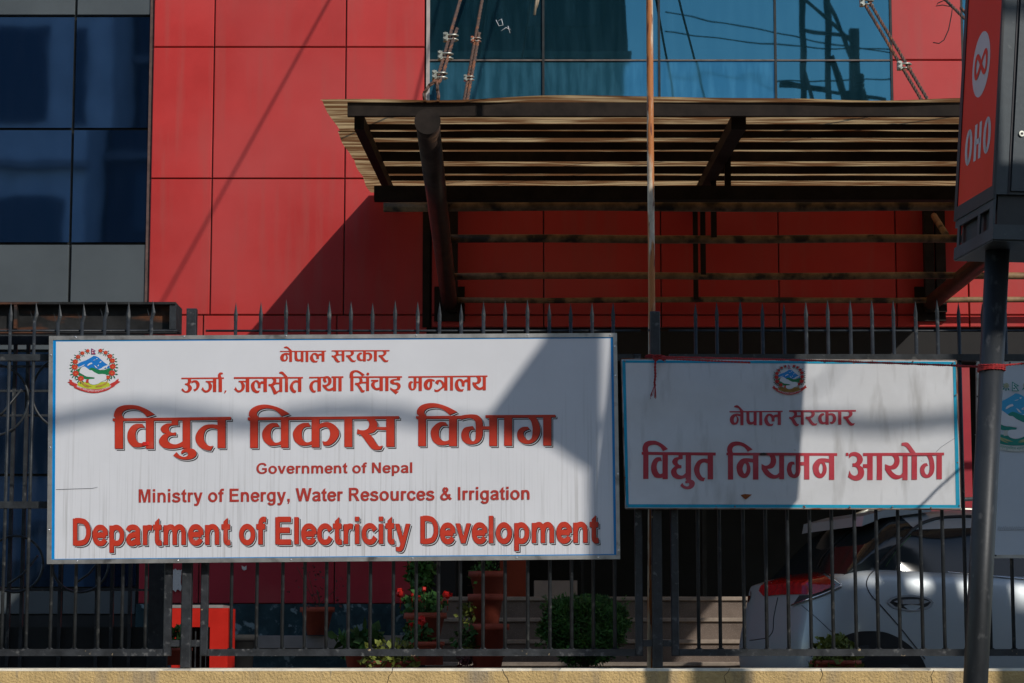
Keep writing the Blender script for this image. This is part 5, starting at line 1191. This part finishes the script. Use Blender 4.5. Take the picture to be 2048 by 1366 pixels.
# ------------------------------------------------------------------ plants and small things in the compound
def leaves(b, c, rad, n, size, flat=.3, shape=None, up=.3):
    for k in range(n):
        while True:
            p = Vector((random.uniform(-1, 1), random.uniform(-1, 1), random.uniform(-1, 1)))
            if p.length < 1 and p.length > .35 * rng(): break
        q = Vector((c[0] + p.x * rad[0], c[1] + p.y * rad[1], c[2] + p.z * rad[2]))
        s_ = size * random.uniform(.6, 1.4); d = Vector((random.gauss(0, 1), random.gauss(0, 1), random.gauss(up, 1))).normalized(); e = d.orthogonal().normalized(); e.rotate(Matrix.Rotation(rng() * 6.3, 3, d))
        b.face([q, q + d * s_ * .5 + e * s_ * .32, q + d * s_, q + d * s_ * .5 - e * s_ * .32])
def pot(par, c, r0, r1, h, m='terracotta', name='pot'):
    b = MB(); n = 20; pr_ = [(r0, 0), (r1 * .96, h * .82), (r1 * 1.08, h * .82), (r1 * 1.08, h), (r1 * .95, h), (r1 * .9, h * .85)]
    for (r_, z) in pr_:
        for k in range(n): a_ = 2*math.pi*k/n; b.v.append((c[0] + r_ * math.cos(a_), c[1] + r_ * math.sin(a_), c[2] + z))
    for i in range(5):
        for k in range(n): b.f.append((i*n+k, i*n+(k+1)%n, (i+1)*n+(k+1)%n, (i+1)*n+k)); b.m.append(0); b.sm.append(True)
    b.f.append(tuple(range(n))[::-1]); b.m.append(0); b.sm.append(False); o = b.build(name, M[m], par)
    b = MB(); b.tube([(c[0], c[1], c[2] + h * .80), (c[0], c[1], c[2] + h * .86)], r1 * .93, 16); b.build('soil', M['soil'], o)
    return o
def plant(label, px, py, Y, r0, r1, h, crowns, stem_=True, flowers=(), cat='potted plant', potm='terracotta', group='potted plants behind the fence'):
    base = at(px, py, Y); t = thing('potted_plant', label, cat, base, group)
    pot(t, base, r0, r1, h, potm)
    if stem_:
        b = MB()
        for (qx, qy, rx, rz, n, s_, m) in crowns:
            c = at(qx, qy, Y); b.tube([base + Vector((0, 0, h * .8)), base.lerp(c, .5) + Vector((.02, 0, h * .4)), c], .006, 5)
            for k in range(5): b.tube([c - Vector((0, 0, rz * .6)), c + Vector((random.uniform(-1, 1) * rx, random.uniform(-.1, .1), random.uniform(-.6, .9) * rz))], .003, 4)
        b.build('stems', M['stem'], t)
    for (qx, qy, rx, rz, n, s_, m) in crowns:
        b = MB(); leaves(b, at(qx, qy, Y), (rx, min(rx, .25), rz), n, s_); b.build('foliage', M[m], t, fix=False)
    for (qx, qy, r_) in flowers:
        b = MB(); c = at(qx, qy, Y - .12)
        for k in range(26):
            d = Vector((random.gauss(0, 1), random.gauss(0, 1), random.gauss(0, 1))).normalized(); p = c + d * r_ * random.uniform(.3, 1); e = d.orthogonal() * r_ * .45; f_ = d.cross(e)
            b.face([p - e, p - f_, p + e, p + f_])
        b.tube([c, c + Vector((0, .08, -.12))], .003, 4); b.build('flower_head', M['flower'], t, fix=False)
    return t
Yp = 18.2
plant('terracotta pot with bare twiggy stems on the grey ledge before the dark red wall', 634, 1270, 20.6, .085, .14, .24, [(634, 1180, .25, .24, 60, .03, 'leaf_red')])
plant('tallest green leafy plant in the red pot column left of the steps', 850, 1250, 18.5, .10, .15, .20, [(842, 1150, .11, .15, 420, .055, 'leaf'), (838, 1125, .10, .10, 200, .05, 'leaf')])
plant('red geranium in a terracotta pot below the tall leafy plant', 850, 1290, Yp - .35, .10, .15, .24, [(848, 1212, .17, .12, 420, .05, 'leaf_dark')], flowers=[(800,1186,.035),(848,1178,.022),(895,1190,.035),(824,1190,.014),(838,1193,.012)])
plant('lowest geranium with two red blooms in a pot on a white tray', 851, 1330, Yp - .7, .13, .13, .17, [(832, 1272, .11, .11, 260, .05, 'leaf_dark')], flowers=[(843,1240,.035),(822,1249,.018),(843,1247,.02)])
plant('stacked terracotta pot with airy green shrub at the column foot', 975, 1212, 18.6, .09, .14, .27, [(970, 1150, .14, .15, 220, .035, 'leaf')])
plant('terracotta pot with trailing yellow-green leaves left of the bush', 972, 1262, Yp - .1, .09, .13, .28, [(945, 1225, .12, .10, 150, .045, 'leaf_yellow')])
plant('low terracotta pot with dark leaves beside the trimmed bush', 978, 1318, Yp - .5, .10, .14, .26, [(940, 1278, .13, .10, 180, .05, 'leaf_dark'), (955, 1300, .11, .06, 60, .07, 'leaf_yellow')])
plant('terracotta pot at the wall edge with drooping plum leaves', 975, 1350, 17.3, .09, .12, .16, [(938, 1318, .10, .06, 80, .05, 'leaf_red')])
plant('broad dark leafed plant before the grey ledge', 720, 1335, 18.6, .10, .13, .14, [(720, 1285, .20, .12, 140, .10, 'leaf_dark')])
plant('feathery yellow-green fern plant showing above the wall under the sign', 780, 1350, 17.0, .12, .15, .10, [(780, 1318, .22, .13, 520, .05, 'leaf_yellow')], stem_=False)
plant('golden round tuft plant in front of the car wheel', 1672, 1362, 13.9, .11, .14, .12, [(1672, 1326, .15, .17, 900, .045, 'leaf_yellow')], stem_=False)
plant('small green plant between the fence posts before the red box', 352, 1330, 14.0, .07, .09, .10, [(354, 1290, .04, .12, 60, .05, 'leaf'), (350, 1265, .03, .03, 22, .05, 'leaf')])
plant('dark pot with dry stems beside the red box', 478, 1335, 17.5, .10, .12, .24, [(480, 1300, .05, .06, 40, .04, 'leaf_red')], potm='rubber')
# trimmed bush
c0 = at(1168, 1262, 17.0)
t = thing('trimmed_bush', 'rounded dark green trimmed bush in front of the entrance steps', 'bush', (c0.x, 17.0, GZ))
b = MB(); b.tube([(c0.x, 17, GZ), (c0.x + .02, 17, c0.z - .1)], [.03, .02], 8)
for k in range(18): a_ = k * 2.4; b.tube([(c0.x, 17, c0.z - .25), (c0.x + .25 * math.cos(a_), 17 + .2 * math.sin(a_), c0.z + .1 * math.sin(k))], .006, 4)
b.build('trunk', M['stem'], t)
b = MB()
for k in range(70):
    a_ = rng() * 6.28; v = random.uniform(-.8, 1); p = Vector((c0.x + .29 * math.cos(a_), 17 + .2 * math.sin(a_), c0.z + .2 * v)); d = Vector((math.cos(a_) * .5, -.2, .8 * v + .3)).normalized()
    q = p + d * random.uniform(.03, .085); b.tube([p, q], .0015, 3)
    for _ in range(7):
        g_ = p.lerp(q, .3 + .7 * rng()); e = Vector((random.gauss(0, 1), random.gauss(0, 1), random.gauss(.4, 1))).normalized(); f_ = e.orthogonal().normalized() * .007; L_ = random.uniform(.018, .035); b.face([g_, g_ + e * L_ * .5 + f_, g_ + e * L_, g_ + e * L_ * .5 - f_])
tag(b.build('stray_twigs', M['leaf'], t, fix=False), kind='stuff')
for m_, n_ in (('leaf_dark', 9000), ('leaf', 5200)):
    b = MB()
    for k in range(n_):
        u = rng() * 2 * math.pi; v = random.uniform(-1, 1); r_ = (.80 + .2 * rng()) if rng() < .85 else rng()
        pw = lambda s_, e_: math.copysign(abs(s_) ** e_, s_)
        hx = .31 * (1 + .09 * math.sin(3 * u + 5 * v) + .05 * math.sin(7 * u - 4 * v)); cz = math.sqrt(max(0, 1 - v * v)) ** .55
        p = Vector((c0.x + hx * r_ * pw(math.cos(u), .75) * cz * (1 if v > -.3 else .82), 17 + .27 * r_ * pw(math.sin(u), .75) * cz, c0.z + .225 * v * (.9 + .1 * rng()) + .03 * math.sin(u * 5 + v * 3)))
        d = Vector((random.gauss(0, .6), random.gauss(-.2, .6), random.gauss(.5, .6))).normalized(); e = d.orthogonal().normalized() * .008; s_ = random.uniform(.02, .045)
        b.face([p, p + d * s_ * .5 + e, p + d * s_, p + d * s_ * .5 - e])
    b.build('foliage', M[m_], t, fix=False)
# red box with an opening
t = thing('red_box', 'bright red painted metal stand with a dark opening behind the left fence post', 'stand', at(405, 1335, 15.5))
x0, x1 = X(344, 15.5, 1250), X(456, 15.5, 1250); zt, zb_ = Z(1216, 15.5), GZ
xa, xb, za, zb2 = X(358, 15.5, 1250), X(420, 15.5, 1250), Z(1254, 15.5), Z(1345, 15.5)
b = MB(); b.box((x0, 15.5, za), (x1, 15.9, zt)); b.box((xb, 15.5, zb_), (x1, 15.9, za - .0001)); b.box((x0, 15.5, zb_), (xa, 15.9, za - .0001)); b.build('case', M['redbox'], t)
b = MB(); b.box((xa, 15.86, zb_), (xb, 15.89, za)); b.build('opening_back', M['dark'], t)
b = MB()
for k in range(5): x = xa + .03 + k * .035; b.box((x, 15.54, zb_), (x + .008, 15.55, za))
b.build('grille', M['steel'], t)
b = MB(); b.box((x0 - .002, 15.497, zt + .0005), (x1 - .035, 15.9, zt + .02)); b.build('top_strip', M['ledge'], t)
# torn papers on the red wall
def paper(pts, label): 
    b = MB(); p, d = pprism(pts, BY - .034, BY - .033); b.prism(p, d); tag(b.build('torn_paper', M['paper']), label, 'paper notice', 'torn papers on the dark red wall')
rr = random.Random(5)
def ragged(x0, y0, x1, y1):
    P = []
    for k in range(8): P.append((x0 + (x1 - x0) * k / 8, y0 + rr.uniform(-2, 3)))
    for k in range(8): P.append((x1 + rr.uniform(-3, 2), y0 + (y1 - y0) * k / 8))
    for k in range(8): P.append((x1 + (x0 - x1) * k / 8, y1 + rr.uniform(-5, 5)))
    for k in range(8): P.append((x0 + rr.uniform(-3, 4), y1 + (y0 - y1) * k / 8))
    return P
paper(ragged(306, 1139, 330, 1180), 'torn white paper remains left of the fence post')
paper(ragged(338, 1138, 364, 1181), 'torn printed notice between the fence posts')
paper([(483,1131),(489,1134),(493,1131),(493,1139),(488,1141),(484,1138)], 'tiny white paper scrap on the dark red wall under the sign')

# ------------------------------------------------------------------ across and along the street, behind and beside the camera
def shadow_at(px, py, D, Y=SY):                             # where something D metres towards the street must stand to shade px, py on the signs
    p = at(px, py, Y); return p + SUNV * (D / -SUNV.y)
D0 = 5.0
t = thing('unseen_sun_blocker', 'added unseen grey hoarding on a thick post outside the frame to the right', 'blocker', shadow_at(1430, 1326, D0) * 1.0)  # added out of view; its outline is shaped to throw the signs' shadow
poly = [(1150,560),(1205,520),(1205,1110),(1500,1110),(1496,1324),(1186,1324),(1184,932),(1110,880),(1020,862),(985,822),(1095,672)]
b = MB(); b.prism([shadow_at(x, y, D0) for x, y in poly], Vector((0, -.04, 0))); b.build('board', M['blocker'], t)
q0, q1 = shadow_at(1388, 1300, D0), shadow_at(1465, 1300, D0)
b = MB(); b.box((q0.x, q0.y - .2, -.02), (q1.x, q0.y - .045, q0.z + .6)); b.build('post', M['steel'], t)
hy = 12.4 - D0 + .02
t = thing('unseen_sun_blocker', 'added unseen wide hoarding with a slatted slot standing farther right outside the frame', 'blocker', (9.5, hy, 0))  # added out of view to shade the car, the bush and the third sign
xl_ = shadow_at(1925, 1000, D0).x
b = MB(); b.box((xl_, hy, .4), (16, hy + .06, EYE + 6.12)); b.build('board', M['blocker'], t)
b = MB(); b.box((xl_, hy, EYE + 6.33), (16, hy + .06, EYE + 7.6)); b.box((xl_, hy, EYE + 6.1201), (8.05, hy + .06, EYE + 6.3299)); b.box((9.9, hy, EYE + 6.1201), (16, hy + .06, EYE + 6.3299)); b.build('top_board', M['blocker'], t)
for k in range(4): b = MB(); x_ = 8.28 + k * .42; b.box((x_, hy, EYE + 6.1202), (x_ + .24, hy + .05, EYE + 6.3298)); b.build('slat', M['blocker'], t)  # slot and slats cut to let sun patches onto the car shoulder
for x_ in (xl_ + .1, 11, 15.8): b = MB(); b.box((x_, hy + .061, -.02), (x_ + .15, hy + .2, EYE + 7.5)); b.build('post', M['steel'], t)
# thick bundle of wires crossing high above the street
def shcable(name, pts, D, r, label, n=1, ext=True):
    P = [shadow_at(x, y, D) for x, y in spline([(a_, c_, False) for a_, c_ in pts], closed=False, seg=8)]
    if ext: d0 = P[0] - P[6]; d1 = P[-1] - P[-7]; P = [P[0] + d0.normalized() * 14 + Vector((0, 0, .6))] + P + [P[-1] + d1.normalized() * 14 + Vector((0, 0, .6))]
    t = thing(name, label, 'cable', P[1])
    for k in range(n):
        b = MB(); a_ = k * 2.1; off_ = [Vector((0, r * 1.5 * math.cos(a_ + i * .35), r * 1.5 * math.sin(a_ + i * .35))) if n > 1 else Vector() for i in range(len(P))]
        b.tube([p + o_ for p, o_ in zip(P, off_)], r, 8); b.build('strand', M['wire'], t)
shcable('cable_bundle', [(30,852),(110,842),(170,829),(250,819),(340,823),(420,836),(480,847),(530,843),(600,829),(700,821),(800,831),(880,846),(960,850),(1100,850),(1300,848),(1500,842),(1640,838),(1720,846),(1800,846),(1910,838),(2100,850)], 8.0, .017, 'thick bundle of black wires hanging high over the street', 4)
shcable('street_cable', [(1700,1120),(1831,1020),(1875,978),(1917,940),(2060,810)], 1.3, .007, 'single black wire slanting down beside the leaning pole', 1, False)
shcable('street_cable', [(1560,790),(1640,772),(1665,750),(1690,700)], 9.5, .010, 'thin black wire hanging higher over the street', 1, False)
def block(x0, x1, y0, y1, h, m, label, floors, cols):
    t = thing('street_building', label, 'building', ((x0 + x1) / 2, (y0 + y1) / 2, 0), 'buildings across the street')
    b = MB(); b.box((x0, y0, -.02), (x1, y1, h)); b.build('walls', M[m], t)
    fh = h / floors; cw = (x1 - x0) / cols
    for i in range(floors):
        b = MB(); b.box((x0 - .1, y1 + .0, fh * (i + 1) - .25), (x1 + .1, y1 + .3, fh * (i + 1) - .02)); b.build('band', M['facade'], t)
        for j in range(cols):
            b = MB(); b.box((x0 + cw * j + cw * .2, y1 + .01, fh * i + fh * .25), (x0 + cw * (j + 1) - cw * .2, y1 + .06, fh * i + fh * .8)); b.build('window', M['window_dark'], t)
block(-46, -12.2, -40, -24, 31, 'facade2', 'wide pale block across the street behind the camera', 6, 9)
block(-12, 3.5, -44, -27, 36, 'facade3', 'tall dark block across the street behind the camera', 11, 4)
block(14, 40, -44, -28, 12, 'facade2', 'lower pale block across the street behind the camera', 4, 7)
t = thing('utility_pole', 'concrete utility pole with transformer and crossarms behind the camera', 'utility pole', (7.2, -9, 0))
b = MB(); b.tube([(7.2, -9, 0), (7.2, -9, 11)], [.17, .11], 12); b.build('shaft', M['wood_pole'], t)
b = MB(); b.box((5.9, -9.2, 9.4), (8.5, -9.0, 9.55)); b.box((6.2, -9.2, 10.3), (8.2, -9.0, 10.42)); b.tube([(6.3, -9.1, 6.4), (7.2, -9.1, 7.6)], .05, 8); b.build('crossarm', M['steel'], t)
b = MB(); b.tube([(8.0, -9.1, 6.9), (8.0, -9.1, 8.1)], .34, 14); b.build('transformer', M['oho_grey'], t)
for k, (z0_, z1_) in enumerate(((9.7, 10.4), (9.6, 9.2), (8.6, 8.0), (8.2, 8.9), (10.5, 11.2))):
    b = MB(); b.tube([Vector((-30, -9 - k * .2, z0_)).lerp(Vector((40, -9.5, z1_)), u / 20) - Vector((0, 0, 3 * (u / 20) * (1 - u / 20))) for u in range(21)], .018, 6); tag(b.build('overhead_wire', M['wire']), ('second highest', 'middle', 'lowest', 'second lowest', 'highest')[k] + ' of the five sagging black overhead wires behind the camera', 'wire', 'overhead wires behind the camera')

# steel lattice mast across the street, mirrored in the right windows
def mir(px, py, Ym): p = at(px, py, Ym); return Vector((p.x, 2 * BY - p.y, p.z))
YM = 56.0
g0 = mir(1600, 170, YM); t = thing('lattice_mast', 'steel lattice mast carrying insulators, across the street behind the camera', 'mast', (g0.x, g0.y, 0))
for px in (1602, 1652, 1708):
    b = MB(); p = mir(px, -160 if px != 1708 else 60, YM); r_ = .07 if px < 1700 else .12; b.box((p.x - r_, p.y - r_, 0), (p.x + r_, p.y + r_, p.z)); b.build('leg', M['wire'], t)
for a_, c_, r_ in (((1560, 168), (1770, 198), .05), ((1560, 165), (1652, 176), .05), ((1604, 125), (1627, 200), .06), ((1664, 110), (1694, 200), .09), ((1652, -10), (1735, 200), .06), ((1570, -40), (1708, 90), .05), ((1602, 60), (1700, 75), .05)):
    b = MB(); b.tube([mir(*a_, YM - .2), mir(*c_, YM - .2)], r_, 6); b.build('brace', M['wire'], t)
for k in range(4):
    b = MB(); c = mir(1719, 150 + k * 9, YM - .4); b.tube([c, c + Vector((0, 0, -.07))], .13, 10); b.build('insulator', M['wire'], t)
b = MB(); c = mir(1704, 192, YM - .4); b.box((c.x - .2, c.y - .2, c.z - .35), (c.x + .3, c.y + .2, c.z + .1)); b.build('junction_box', M['wire'], t)
for k, (y0_, y1_, sg_) in enumerate(((146, 150, 14), (60, 100, 10), (20, 118, 4))):
    b = MB(); b.tube([mir(1330 + (1850 - 1330) * u / 16, y0_ + (y1_ - y0_) * u / 16 + sg_ * 4 * (u / 16) * (1 - u / 16), YM - 1) for u in range(17)], .018, 5); tag(b.build('mast_wire', M['wire']), ('lowest', 'middle', 'steepest')[k] + ' black wire running to the lattice mast across the street', 'wire', 'wires of the lattice mast')
